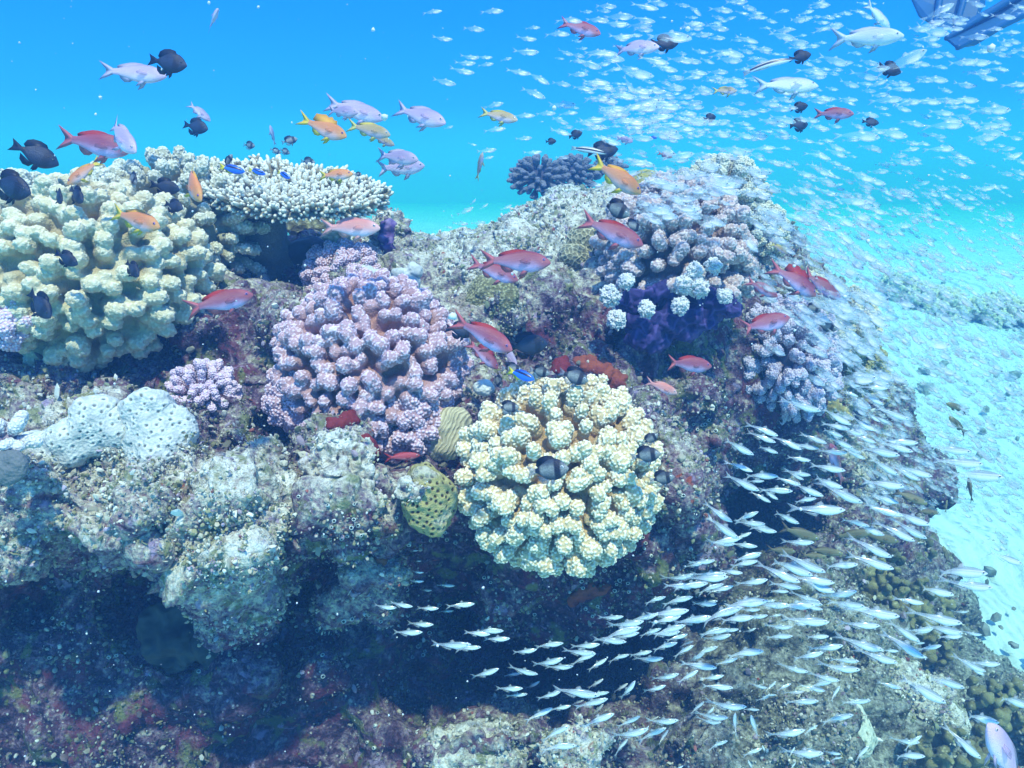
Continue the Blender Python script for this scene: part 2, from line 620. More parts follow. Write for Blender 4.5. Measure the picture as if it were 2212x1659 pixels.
for (dy, dx, e0, e1) in ((-1, 0, (0, 0), (0, 1)), (1, 0, (1, 1), (1, 0)), (0, -1, (1, 0), (0, 0)), (0, 1, (0, 1), (1, 1))):
    nb = pad[1 + dy:pad.shape[0] - 1 + dy, 1 + dx:pad.shape[1] - 1 + dx]
    yy, xx = np.nonzero(cell & ~nb)
    p0 = idx[yy + e0[0], xx + e0[1]]
    p1 = idx[yy + e1[0], xx + e1[1]]
    quads.append(np.stack([p0, p1, p1 + nv, p0 + nv], 1))
reef_me = remesh(np.concatenate([VF, VB]), np.concatenate(quads), .0085, 'reef')
V = verts(reef_me)
N = normals(reef_me)
dep = V @ FWD
vx = (V @ RT) / dep / HT * 1106 + 1106
vy = 829.5 - (V @ UP) / dep / VT * 829.5
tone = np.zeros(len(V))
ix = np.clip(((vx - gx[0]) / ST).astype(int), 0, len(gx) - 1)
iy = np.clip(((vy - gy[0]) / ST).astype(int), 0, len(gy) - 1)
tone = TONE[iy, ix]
rough = np.clip(.5 + .5 * tone, .4, 1)
disp = .040 * fbm(V, 5.5, 3, 1)
w1 = worley(V + .02 * N, 13, 3)
disp += .028 * (.6 - w1) * 1.2
w2 = worley(V, 34, 5)
disp += .022 * (.55 - w2) * rough * 1.3
disp += .009 * fbm(V, 60, 2, 21) * rough
V2 = V + N * disp[:, None]
set_verts(reef_me, V2)
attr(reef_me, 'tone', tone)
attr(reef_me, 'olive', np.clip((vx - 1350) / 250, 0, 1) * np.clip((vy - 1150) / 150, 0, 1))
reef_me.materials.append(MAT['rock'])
reef = obj('reef', reef_me, kind='structure')
reef['label'] = 'overhanging coral rock wall crusted with algae and sponge'
print('T reef', time.time() - T0, len(V))

nf = len(reef_me.polygons)
lv = np.empty(len(reef_me.loops), np.int32)
reef_me.loops.foreach_get('vertex_index', lv)
if len(lv) == nf * 4:
    RF = lv.reshape(-1, 4)
    BV = BVHTree.FromPolygons(V2.tolist(), RF.tolist())
else:
    BV = BVHTree.FromObject(reef, bpy.context.evaluated_depsgraph_get())
    RF = None


def hit(x, y, dmax=8.0):
    """depth, point, normal where the line of sight through a photo point meets the reef"""
    r = ray(x, y)
    L = np.linalg.norm(r)
    loc, nor, i, dist = BV.ray_cast(Vector((0, 0, 0)), Vector(r / L))
    if loc is None:
        return None, None, None
    return dist / L, np.array(loc), np.array(nor)


# ------------------------------------------------------------------ sand, far rise
def sand_z(x, y):
    t = np.clip((y - 2.4) / 5.0, 0, 1)
    return -1.72 + .85 * t * t * (3 - 2 * t)


xs = np.concatenate([-np.geomspace(31, 4, 20), np.arange(-4, 6, .09), np.geomspace(6, 31, 24)])
ys = np.concatenate([-np.geomspace(9, 1, 6), np.arange(-.9, 9, .09), np.geomspace(9, 43, 24)])
SX, SY = np.meshgrid(xs, ys)
q = np.stack([SX.ravel(), SY.ravel(), np.zeros(SX.size)], 1)
SZ = sand_z(SX, SY) + (.05 * fbm(q, .9, 3, 2) + .012 * fbm(q, 4, 3, 7)).reshape(SX.shape)
i0 = np.arange(SX.size).reshape(SX.shape)
SF = np.stack([i0[:-1, :-1].ravel(), i0[:-1, 1:].ravel(), i0[1:, 1:].ravel(), i0[1:, :-1].ravel()], 1)
n = NT('sand')
cs = n.ramp(n.noise(3, 6, .6), [(.3, (.54, .68, .68)), (.7, (.66, .80, .78))])  # white sand, with the cyan of the water light mixed into its colour
cs = n.mix(n.math('MULTIPLY', n.ramp(n.noise(14, 4), [(.62, 0.0), (.72, .6)]), 1.0), cs, (.40, .42, .36))
wv2 = n.t.nodes.new('ShaderNodeTexWave')
wv2.inputs['Scale'].default_value = 2.6
wv2.inputs['Distortion'].default_value = 6
wv2.inputs['Detail'].default_value = 3
n.t.links.new(n.tc.outputs['Object'], wv2.inputs['Vector'])
bb = n.bump(wv2.outputs['Fac'], .05, .6)
bb = n.bump(n.noise(18, 5, .6), .03, .5, bb)
n.bump(n.noise(160, 3), .005, .5, bb)
n.fin(cs, .9, .1)
MAT['sand'] = n.m
obj('sand', mesh_np('sand', np.stack([SX.ravel(), SY.ravel(), SZ.ravel()], 1), SF, [n.m]), kind='structure')['label'] = 'pale rippled sand floor beside the reef'

# ------------------------------------------------------------------ branching corals
def cauliflower(axis, Rr, nb, br, seed, voxel=None, wart=None, flat=1.0, spread=105, wamp=.17, lat=1.0, core=.52, sy=1.0, mlo=1, mhi=4, tipf=1.0):
    """a colony of stout, forked, warty branches round a core; local z = outwards"""
    rg = np.random.default_rng(seed)
    cs, rs, tips = [], [], []
    k = 0
    gold = math.pi * (3 - 5 ** .5)
    cmin = math.cos(R(spread))
    cs.append((0, 0, 0))
    rs.append(Rr * core)
    for i in range(nb):
        ct = 1 - (i + .5) / nb * (1 - cmin)
        ph = i * gold + rg.normal(0, .03)
        st = math.sqrt(max(0, 1 - ct * ct))
        d = np.array([st * math.cos(ph), st * math.sin(ph), ct]) + rg.normal(0, .035, 3)
        d /= np.linalg.norm(d)
        L = Rr * rg.uniform(.91, 1.03)
        B = basis(d)
        th = rg.uniform(0, 2 * math.pi)
        t1 = B[:, 0] * math.cos(th) + B[:, 1] * math.sin(th)
        bend = rg.normal(0, .04, 3) * Rr
        r0 = br * rg.uniform(.85, 1.15)
        for s in np.linspace(.45, .82, 5):
            cs.append(d * L * s + bend * (s - .35))
            rs.append(r0 * (.68 + .30 * (s - .45) / .37))
        m = rg.integers(mlo, mhi)
        for q_ in range(m):
            off = (q_ - (m - 1) / 2) * r0 * 1.05 * lat
            u = t1 * off + rg.normal(0, .25, 3) * r0
            for s, f in ((.84, .85), (.94, .92), (1.0, .80)):
                cs.append(d * (L * s - abs(off) * .18) + u * (.6 + .5 * (s - .84) / .16) + bend * .6)
                rs.append(r0 * f * tipf)
    cs, rs = np.array(cs), np.array(rs)
    Vb, Fb = balls(cs, rs, ICO2)
    Vb[:, 2] *= flat
    Vb[:, 1] *= sy
    vs_ = voxel or Rr / 62
    me = remesh(Vb, Fb, vs_, 'coral')
    Vc, Nc = verts(me), normals(me)
    cellsz = wart or br * .42
    f1 = surf_cells(Vc, cellsz, seed)
    wv = np.sqrt(np.clip(1 - (f1 / .50) ** 2, 0, 1))
    rad_ = np.linalg.norm(Vc / np.array([1, sy, flat]), axis=1) / Rr
    wv = wv * np.clip((rad_ - core - .06) / .10, .12, 1)
    set_verts(me, Vc + Nc * ((wv - .35) * cellsz * wamp * 3.2)[:, None])
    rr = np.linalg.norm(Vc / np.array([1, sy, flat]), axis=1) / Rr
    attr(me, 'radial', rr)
    attr(me, 'wart', wv)
    return me


def place(o, c, axis, spin=0):
    B = basis(axis)
    M = Matrix([[B[0, 0], B[0, 1], B[0, 2], c[0]], [B[1, 0], B[1, 1], B[1, 2], c[1]], [B[2, 0], B[2, 1], B[2, 2], c[2]], [0, 0, 0, 1]])
    o.matrix_world = M @ Matrix.Rotation(spin, 4, 'Z')


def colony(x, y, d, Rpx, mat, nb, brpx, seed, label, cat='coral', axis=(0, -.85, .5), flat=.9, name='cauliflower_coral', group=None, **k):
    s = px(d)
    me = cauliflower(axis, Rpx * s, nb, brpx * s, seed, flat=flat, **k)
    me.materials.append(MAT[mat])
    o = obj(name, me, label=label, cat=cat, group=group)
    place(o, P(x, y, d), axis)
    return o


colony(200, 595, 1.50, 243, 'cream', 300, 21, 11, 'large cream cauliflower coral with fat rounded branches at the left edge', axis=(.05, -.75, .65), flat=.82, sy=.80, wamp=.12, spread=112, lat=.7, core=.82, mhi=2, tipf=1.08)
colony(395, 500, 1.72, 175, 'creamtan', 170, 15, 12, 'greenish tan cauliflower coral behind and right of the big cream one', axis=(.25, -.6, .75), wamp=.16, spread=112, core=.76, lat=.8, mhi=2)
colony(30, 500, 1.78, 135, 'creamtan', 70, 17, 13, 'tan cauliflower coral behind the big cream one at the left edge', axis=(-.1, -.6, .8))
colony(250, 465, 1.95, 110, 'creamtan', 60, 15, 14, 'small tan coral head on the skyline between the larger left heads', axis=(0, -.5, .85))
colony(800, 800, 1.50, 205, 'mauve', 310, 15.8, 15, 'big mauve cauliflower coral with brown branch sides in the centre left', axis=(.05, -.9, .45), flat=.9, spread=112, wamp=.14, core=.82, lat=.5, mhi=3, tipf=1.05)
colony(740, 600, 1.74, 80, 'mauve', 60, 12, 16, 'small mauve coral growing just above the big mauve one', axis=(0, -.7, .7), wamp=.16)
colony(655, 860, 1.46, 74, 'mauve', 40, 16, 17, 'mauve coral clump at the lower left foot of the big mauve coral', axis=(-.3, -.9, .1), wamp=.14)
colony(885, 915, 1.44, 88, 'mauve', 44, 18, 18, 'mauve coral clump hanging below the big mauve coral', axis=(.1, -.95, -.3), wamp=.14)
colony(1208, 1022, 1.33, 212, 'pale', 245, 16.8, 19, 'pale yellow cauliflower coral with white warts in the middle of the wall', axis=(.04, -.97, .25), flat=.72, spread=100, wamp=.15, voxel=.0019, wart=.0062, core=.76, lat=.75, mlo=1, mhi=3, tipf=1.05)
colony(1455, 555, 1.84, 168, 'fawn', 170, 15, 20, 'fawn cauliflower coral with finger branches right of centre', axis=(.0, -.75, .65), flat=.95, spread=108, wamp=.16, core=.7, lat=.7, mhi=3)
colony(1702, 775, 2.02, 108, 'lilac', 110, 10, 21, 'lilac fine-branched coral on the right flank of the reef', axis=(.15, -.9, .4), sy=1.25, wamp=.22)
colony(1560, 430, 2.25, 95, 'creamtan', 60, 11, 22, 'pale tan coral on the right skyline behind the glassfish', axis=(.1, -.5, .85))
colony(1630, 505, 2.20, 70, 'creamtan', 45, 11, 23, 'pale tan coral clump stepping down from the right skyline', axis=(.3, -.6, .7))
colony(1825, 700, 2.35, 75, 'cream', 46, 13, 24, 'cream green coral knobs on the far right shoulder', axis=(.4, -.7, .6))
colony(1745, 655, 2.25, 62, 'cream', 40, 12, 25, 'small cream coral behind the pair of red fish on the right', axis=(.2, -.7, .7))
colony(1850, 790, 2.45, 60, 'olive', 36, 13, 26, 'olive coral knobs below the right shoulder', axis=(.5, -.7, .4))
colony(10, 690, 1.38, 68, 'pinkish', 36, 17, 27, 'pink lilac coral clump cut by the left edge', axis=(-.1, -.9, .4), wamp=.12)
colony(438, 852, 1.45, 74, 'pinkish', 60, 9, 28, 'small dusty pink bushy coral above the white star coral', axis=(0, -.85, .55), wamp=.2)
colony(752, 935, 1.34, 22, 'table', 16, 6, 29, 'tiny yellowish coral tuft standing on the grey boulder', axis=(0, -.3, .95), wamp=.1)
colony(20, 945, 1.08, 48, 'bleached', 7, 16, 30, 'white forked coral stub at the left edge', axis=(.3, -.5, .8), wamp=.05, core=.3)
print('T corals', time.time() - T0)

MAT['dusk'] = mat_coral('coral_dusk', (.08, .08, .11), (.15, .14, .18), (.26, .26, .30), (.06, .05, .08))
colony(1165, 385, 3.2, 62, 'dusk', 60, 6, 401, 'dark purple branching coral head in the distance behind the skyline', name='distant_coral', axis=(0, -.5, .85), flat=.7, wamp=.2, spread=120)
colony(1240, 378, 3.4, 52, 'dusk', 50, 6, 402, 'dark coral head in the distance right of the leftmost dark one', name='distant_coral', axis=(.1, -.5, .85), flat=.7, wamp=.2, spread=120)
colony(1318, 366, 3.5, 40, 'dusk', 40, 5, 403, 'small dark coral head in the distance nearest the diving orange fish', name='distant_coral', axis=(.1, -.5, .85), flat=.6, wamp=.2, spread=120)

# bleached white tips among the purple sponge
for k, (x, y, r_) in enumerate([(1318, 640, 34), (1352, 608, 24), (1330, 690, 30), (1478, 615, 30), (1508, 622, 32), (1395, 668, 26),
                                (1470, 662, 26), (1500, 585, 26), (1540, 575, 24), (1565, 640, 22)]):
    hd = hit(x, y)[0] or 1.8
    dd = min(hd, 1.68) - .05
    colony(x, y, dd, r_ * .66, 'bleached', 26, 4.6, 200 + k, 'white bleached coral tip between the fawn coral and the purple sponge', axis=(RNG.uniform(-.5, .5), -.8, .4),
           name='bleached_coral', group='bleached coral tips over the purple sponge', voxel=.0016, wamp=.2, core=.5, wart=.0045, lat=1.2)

# ------------------------------------------------------------------ table coral: stalk, plate, branchlets
def table_coral():
    d = 1.72
    s = px(d)
    root = obj('table_coral', None, loc=P(628, 430, d), label='flat table coral with dense pale green branchlets standing on a dark stalk', cat='coral')
    RX, RY = 174 * s, 118 * s
    tilt = Matrix.Rotation(R(19), 4, 'X') @ Matrix.Rotation(R(7), 4, 'Y')
    root.rotation_euler = tilt.to_euler()
    rg = np.random.default_rng(5)
    # plate
    cs, rs = [], []
    for i in range(420):
        r_ = math.sqrt(rg.uniform(0, 1))
        th = rg.uniform(0, 2 * math.pi)
        wob = 1 + .06 * math.sin(3 * th + 1) + .04 * math.sin(7 * th)
        cs.append((RX * r_ * wob * math.cos(th), RY * r_ * wob * math.sin(th), -.012 + .028 * r_ * r_))
        rs.append((.022, .022, .010))
    Vb, Fb = balls(cs, rs, ICO1)
    me = remesh(Vb, Fb, .005, 'plate')
    Vc = verts(me)
    attr(me, 'radial', np.full(len(Vc), .62))
    attr(me, 'wart', np.clip(worley(Vc, 120, 3) * .3, 0, 1))
    me.materials.append(MAT['table'])
    obj('plate', me, root)
    # stalk
    cs = [(-.06 - .02 * t, .03 * t, -.055 - .28 * t) for t in np.linspace(0, 1, 8)]
    rs = [.045 + .04 * t for t in np.linspace(0, 1, 8)]
    me = remesh(*balls(cs, rs, ICO2), .008, 'stalk')
    Vc = verts(me)
    set_verts(me, Vc + normals(me) * (.008 * fbm(Vc, 30, 2, 3))[:, None])
    attr(me, 'radial', np.full(len(Vc), .45))
    attr(me, 'wart', np.zeros(len(Vc)))
    me.materials.append(MAT['table'])
    obj('stalk', me, root)
    # branchlets
    VV, FF, AR, AW = [], [], [], []
    nb_ = 0

    def finger(p, dr, L, r0, ns=6):
        nonlocal nb_
        B = basis(dr)
        rings = [(0, 1.0), (.35, 1.02), (.7, .86), (.92, .6), (1.0, .25)]
        ph = rg.uniform(0, 6.28)
        st_ = nb_
        for t, f in rings:
            for j in range(ns):
                an = ph + j * 2 * math.pi / ns + t
                rr = r0 * f * rg.uniform(.85, 1.15)
                VV.append(p + B[:, 2] * L * t + (B[:, 0] * math.cos(an) + B[:, 1] * math.sin(an)) * rr)
                AR.append(.62 + .38 * t)
                AW.append(.1 + .85 * t * t)
        for q_ in range(4):
            for j in range(ns):
                FF.append((st_ + q_ * ns + j, st_ + q_ * ns + (j + 1) % ns, st_ + (q_ + 1) * ns + (j + 1) % ns, st_ + (q_ + 1) * ns + j))
        FF.append(tuple(st_ + 4 * ns + j for j in range(ns)))
        nb_ += 5 * ns

    M_ = 440
    for i in range(M_):
        r_ = math.sqrt((i + .5) / M_)
        th = i * math.pi * (3 - 5 ** .5)
        wob = 1 + .06 * math.sin(3 * th + 1) + .04 * math.sin(7 * th)
        p = np.array([RX * r_ * wob * math.cos(th), RY * r_ * wob * math.sin(th), -.008 + .028 * r_ * r_]) + rg.normal(0, .003, 3)
        out = np.array([math.cos(th), math.sin(th), 0]) * (r_ ** 3) * 1.5
        dr = out + np.array([0, 0, 1.0]) + rg.normal(0, .16, 3)
        dr /= np.linalg.norm(dr)
        L = rg.uniform(.034, .050)
        finger(p, dr, L, .0066)
        Bq = basis(dr)
        for q_ in range(rg.integers(2, 5)):
            an = rg.uniform(0, 6.28)
            sd_ = Bq[:, 0] * math.cos(an) + Bq[:, 1] * math.sin(an)
            finger(p + dr * L * rg.uniform(.25, .6), dr * .8 + sd_ * .75, L * rg.uniform(.35, .5), .0050, 5)
    # rim and underside nubs
    for i in range(240):
        th = i * 2 * math.pi / 240
        wob = 1 + .06 * math.sin(3 * th + 1) + .04 * math.sin(7 * th)
        p = np.array([RX * wob * math.cos(th), RY * wob * math.sin(th), .014 + rg.uniform(-.012, .004)])
        dr = np.array([math.cos(th), math.sin(th), rg.uniform(-.25, .5)])
        finger(p, dr, rg.uniform(.014, .028), .005, 5)
    me = mesh_np('branchlets', np.array(VV), FF)
    attr(me, 'radial', AR)
    attr(me, 'wart', AW)
    me.materials.append(MAT['table'])
    obj('branchlets', me, root)


table_coral()

# ------------------------------------------------------------------ massive corals, sponges, boulders
TURF_ON = []


def lump(name, x, y, d, rx, ry, rz, label, mat, cat='coral', seed=1, amp=.10, tone_=None, lobes=None, voxel=None, spin=0, axis=(0, -.9, .43), cells=None, group=None, push=0):
    """rounded colony: rx, ry photo pixels across the view, rz along the axis"""
    s = px(d)
    rg = np.random.default_rng(seed)
    cs, rs = [(0, 0, 0)], [(rx * s, ry * s, rz * s)]
    for (lx, ly, lz, lr) in (lobes or []):
        cs.append((lx * s, ly * s, lz * s))
        rs.append((lr * s,) * 3)
    me = remesh(*balls(cs, rs, ICO3), voxel or max(rx, ry) * s / 34, name)
    Vc, Nc = verts(me), normals(me)
    m = max(rx, ry) * s
    dv = m * amp * fbm(Vc + seed, 1.6 / m, 3, seed)
    wv = np.zeros(len(Vc))
    if cells:
        cz, camp, style = cells
        f1, f2 = surf_cells(Vc, cz * s, seed, True)
        if style == 'ridge':
            wv = 1 - np.clip((f2 - f1) / .30, 0, 1)
        elif style == 'cup':
            wv = np.clip((f1 - .16) / .24, 0, 1)
        elif style == 'pit':
            wv = np.where(f1 < .30, np.exp(-((f1 - .30) / .13) ** 2), .60 + .40 * np.exp(-((f1 - .30) / .09) ** 2))
        else:
            wv = np.clip(1 - f1 / .6, 0, 1)
        dv += camp * cz * s * wv
    if tone_ is not None:
        dv += .020 * (.6 - worley(Vc + seed, 22, 3)) + .012 * (.55 - worley(Vc + seed, 48, 5)) + .006 * fbm(Vc + seed, 70, 2, 2)
        attr(me, 'tone', np.full(len(Vc), tone_))
        mat = MAT['rock']
    set_verts(me, Vc + Nc * dv[:, None])
    attr(me, 'wart', wv)
    attr(me, 'radial', np.linalg.norm(Vc, axis=1) / m)
    me.materials.append(mat)
    o = obj(name, me, label=label, cat=cat, group=group)
    # local x -> screen right, y -> screen up
    B = np.stack([RT, UP, -FWD], 1)
    M = Matrix([[B[0, 0], B[0, 1], B[0, 2], 0], [B[1, 0], B[1, 1], B[1, 2], 0], [B[2, 0], B[2, 1], B[2, 2], 0], [0, 0, 0, 1]])
    M = M @ Matrix.Rotation(R(spin), 4, 'Z')
    M.translation = Vector(P(x, y, d))
    o.matrix_world = M
    if tone_ is not None:
        TURF_ON.append((me, np.array(M), tone_))
    return o


def mat_lump(name, valley, ridge, extra=None, fine=200):
    n = NT(name)
    wv = n.attr('wart')
    c = n.mix(n.ramp(wv, [(.15, 0.0), (.75, 1.0)]), valley, ridge)
    if extra:
        c = n.mix(n.ramp(n.noise(16, 4), [(.55, 0.0), (.66, .7)]), c, extra)
    c = n.mix(n.ramp(n.noise(90, 3), [(.35, .25), (.6, 0.0)]), c, tuple(v * .55 for v in valley))
    b = n.bump(n.voro(fine), .003, .6)
    n.bump(n.noise(fine * 2, 3), .001, .6, b)
    return n.fin(c, .75, .2)


M_star = mat_lump('star_coral', (.16, .18, .18), (.70, .72, .66))
M_honey = mat_lump('honeycomb_coral', (.05, .035, .015), (.42, .38, .15), (.56, .55, .45), 320)
M_brain = mat_lump('brain_coral', (.24, .22, .13), (.66, .62, .40))
M_tube = mat_lump('yellow_brain', (.12, .10, .04), (.50, .44, .12))
M_gran = mat_lump('granular_coral', (.18, .17, .08), (.46, .45, .24), (.32, .34, .28), 260)
M_grey = mat_plain('porites_grey', (.50, .52, .48), .7, .2, .12, 30)
M_wrink = None
n = NT('leather_wrinkled')
wv_ = n.t.nodes.new('ShaderNodeTexWave')
wv_.inputs['Scale'].default_value = 40
wv_.inputs['Distortion'].default_value = 9
wv_.inputs['Detail'].default_value = 3
wv_.inputs['Detail Scale'].default_value = .8
n.t.links.new(n.tc.outputs['Object'], wv_.inputs['Vector'])
n.bump(wv_.outputs['Fac'], .004, .6)
M_wrink = n.fin(n.mix(wv_.outputs['Fac'], (.44, .38, .22), (.62, .56, .34)), .7, .25)
M_green = mat_plain('smooth_sponge', (.055, .065, .055), .8, .1, .45, 26)
M_orange = mat_lump('sponge_orange', (.22, .05, .025), (.30, .075, .035), (.17, .03, .03), 150)
M_red = mat_lump('sponge_red', (.15, .012, .015), (.20, .025, .025), None, 150)
M_rust = mat_lump('sponge_rust', (.30, .10, .04), (.34, .12, .05), None, 150)
M_purple = mat_lump('sponge_purple', (.03, .024, .12), (.085, .065, .24), (.15, .10, .26), 120)
M_shaded = mat_plain('shaded_lump', (.035, .04, .06), .6, .3, .3, 20)  # lumps in shadow under the table coral, their shade put into the colour
M_crust = mat_lump('crust_white', (.52, .52, .44), (.85, .85, .76), (.34, .36, .22), 120)
M_dkcoral = mat_lump('far_bommie', (.10, .09, .15), (.24, .20, .26), (.36, .32, .34), 60)

lump('star_coral', 165, 945, 1.22, 118, 48, 44, 'white star coral mound with ring-shaped cups, left of its twin', M_star, seed=2, amp=.16, lobes=[(-50, -10, 0, 44), (40, 14, 0, 50)], cells=(17, .30, 'pit'), spin=14, voxel=.0022)
lump('star_coral', 325, 932, 1.23, 96, 66, 42, 'white star coral mound with ring-shaped cups under the pink bush coral', M_star, seed=3, amp=.16, lobes=[(30, -30, 0, 50), (-20, 36, 0, 44)], cells=(17, .30, 'pit'), spin=-24, voxel=.0022)
lump('star_coral', 200, 880, 1.30, 62, 34, 40, 'grey shaded coral mound behind the two white star corals', M_gran, seed=4, cells=(9, .2, 'b'))
lump('plate_coral', 8, 1010, 1.05, 50, 40, 20, 'small bluish plate coral at the left edge', M_star, seed=5, spin=10)
lump('honeycomb_coral', 922, 1078, 1.27, 58, 72, 50, 'yellow green honeycomb coral ball with dark cups beside the pale coral', M_honey, seed=6, amp=.17, cells=(12.5, .34, 'cup'), voxel=.0016, spin=15)
lump('crust_boulder', 882, 1060, 1.235, 26, 24, 16, 'pale crust lying over the left side of the honeycomb coral ball', None, 'rock', seed=44, amp=.25, tone_=.95, voxel=.0026)
lump('brain_coral', 1268, 520, 1.92, 44, 34, 26, 'yellowish maze brain coral below the middle skyline', M_brain, seed=7, cells=(9, .35, 'ridge'), voxel=.0022)
lump('brain_coral', 1240, 553, 1.90, 34, 26, 24, 'small cream maze brain coral left of the fawn coral', M_brain, seed=8, cells=(9, .35, 'ridge'), voxel=.0022)
lump('tube_coral', 1394, 400, 2.12, 30, 28, 26, 'small yellow cup coral ball on the skyline behind the orange fish', M_tube, seed=9, cells=(11, .4, 'pit'), voxel=.0025)
lump('granular_coral', 1062, 645, 1.72, 58, 52, 40, 'olive granular coral mound under the pair of red fish', M_gran, seed=10, cells=(7, .4, 'b'), voxel=.0025)
lump('granular_coral', 990, 590, 1.82, 64, 30, 34, 'long olive granular coral ridge left of the red fish', M_gran, seed=11, cells=(7, .4, 'b'), spin=-18, voxel=.003)
lump('granular_coral', 872, 568, 1.88, 44, 30, 30, 'olive granular coral at the foot of the purple pinnacle', M_gran, seed=12, cells=(7, .4, 'b'), voxel=.003)
lump('boulder_coral', 672, 488, 2.05, 52, 34, 36, 'green grey boulder coral seen below the table coral', M_gran, seed=13, cells=(12, .3, 'b'), voxel=.004)
lump('boulder_coral', 728, 528, 1.90, 36, 26, 28, 'yellow knobbly coral left of the peach fish tail', mat_lump('knob_yellow', (.40, .36, .20), (.68, .64, .40)), seed=14, cells=(13, .4, 'b'), voxel=.004)
lump('porites_coral', 815, 605, 1.70, 36, 24, 24, 'smooth grey lobed coral beside the mauve coral', M_grey, seed=15, lobes=[(-22, 12, 0, 20), (20, -10, 6, 18)])
lump('porites_coral', 880, 612, 1.66, 26, 34, 24, 'smooth grey double-knobbed coral at the top of the big mauve coral', M_grey, seed=16, lobes=[(14, 26, 4, 18), (-16, 14, 6, 18), (4, -28, 0, 20)])
lump('porites_coral', 1045, 838, 1.46, 24, 18, 18, 'smooth pale grey knob above the pale yellow coral', mat_plain('porites_pale', (.66, .68, .62), .7, .2, .1, 30), seed=17)
lump('leather_coral', 968, 940, 1.42, 48, 66, 34, 'yellow wrinkled leather coral between the mauve and pale corals', M_wrink, seed=18, spin=-28, amp=.08)
lump('sponge', 372, 1375, 1.50, 74, 84, 30, 'smooth dull olive sponge in the dark lower left, left of its twin', M_green, 'sponge', seed=19, amp=.24, spin=10)
lump('sponge', 468, 1372, 1.49, 52, 88, 26, 'smooth dull green sponge in the dark lower left, right of its twin', M_green, 'sponge', seed=20, amp=.22, spin=-6)
lump('sponge', 560, 540, 1.88, 52, 74, 60, 'rounded sponge-like lump under the table coral, its shade painted dark', M_shaded, 'sponge', seed=21, amp=.07, spin=12)
lump('sponge', 645, 545, 1.84, 62, 30, 40, 'slanting sponge-like lump below the table coral beside the round one, its shade painted dark', M_shaded, 'sponge', seed=22, amp=.07, spin=24)
lump('rock_pinnacle', 845, 520, 1.90, 42, 56, 38, 'purple and cream rock pinnacle on the skyline', None, 'rock', seed=23, amp=.22, lobes=[(-6, 40, 0, 24), (18, -20, 6, 34)], tone_=.8, voxel=.004)
lump('purple_sponge', 838, 515, 1.85, 22, 34, 12, 'violet crust on the left face of the skyline pinnacle', mat_lump('violet_crust', (.12, .07, .24), (.26, .19, .38), None, 90), 'sponge', seed=41, amp=.35, cells=(14, .2, 'b'), voxel=.0035)
lump('coral_knob', 885, 480 + 42, 1.9, 9, 16, 9, 'short brown stub standing on the skyline right of the pinnacle', M_rust, 'coral', seed=24)
lump('crust_boulder', 735, 1010, 1.27, 76, 72, 58, 'white and green crusted boulder on the ledge left of the honeycomb coral', M_crust, 'rock', seed=25, amp=.16, tone_=1.0, voxel=.0026, lobes=[(40, -60, 0, 50), (-20, 40, 0, 40)])
lump('crust_boulder', 535, 1190, 1.22, 60, 62, 50, 'white crusted boulder hanging off the left ledge over the dark hollow', M_crust, 'rock', seed=26, amp=.18, tone_=1.0, voxel=.0026, lobes=[(-10, -55, 0, 44), (30, 50, 0, 46)])
lump('crust_boulder', 810, 1232, 1.40, 62, 36, 46, 'small crusted rock knob hanging under the ledge', mat_lump('knob_mixed', (.30, .26, .16), (.74, .72, .60), (.35, .10, .05), 120), 'rock', seed=27, amp=.24, tone_=.75, voxel=.0028)
lump('crust_boulder', 1010, 1625, 1.46, 110, 46, 60, 'pale crusted rock at the bottom edge left of the silver fish', M_crust, 'rock', seed=28, amp=.22, tone_=1.0, voxel=.0034)
lump('crust_boulder', 1240, 1630, 1.40, 66, 60, 50, 'pale crusted rock at the bottom edge among silver fish', M_crust, 'rock', seed=29, amp=.22, tone_=1.0, voxel=.0034)
lump('honeycomb_coral', 1790, 1560, 1.67, 100, 66, 50, 'pale pitted coral sheet at the bottom right', mat_lump('pitted', (.20, .22, .14), (.62, .64, .48)), seed=30, cells=(13, .3, 'cup'), voxel=.003, spin=-25)
lump('crust_boulder', 1955, 1480, 2.0, 150, 40, 60, 'long pale rock rib sloping down to the sand at the lower right', M_crust, 'rock', seed=31, amp=.25, tone_=1.0, voxel=.0045, spin=-35)
lump('yellow_coral', 1790, 880, 2.22, 54, 20, 26, 'yellow knobbly coral strip on the right flank beneath the lilac coral', mat_lump('knob_sand', (.34, .28, .10), (.62, .54, .26)), seed=32, cells=(10, .5, 'b'), voxel=.003, spin=-30)

# purple sponge folds below the fawn coral
for k, (x, y, rx, ry, sp_) in enumerate([(1420, 700, 62, 36, 10), (1495, 690, 58, 34, -8), (1375, 655, 46, 26, 20), (1555, 660, 46, 30, -18), (1450, 640, 56, 26, 0), (1520, 640, 40, 24, 12), (1400, 730, 46, 22, 5)]):
    hd = hit(x, y)[0] or 1.85
    lump('purple_sponge', x, y, min(hd, 1.72) - .02, rx, ry, 34, 'dark purple ruffled sponge fold under the fawn coral', M_purple, 'sponge', seed=60 + k, amp=.34, cells=(22, .16, 'ridge'), spin=sp_, voxel=.0035,
         group='purple sponge folds under the fawn coral')


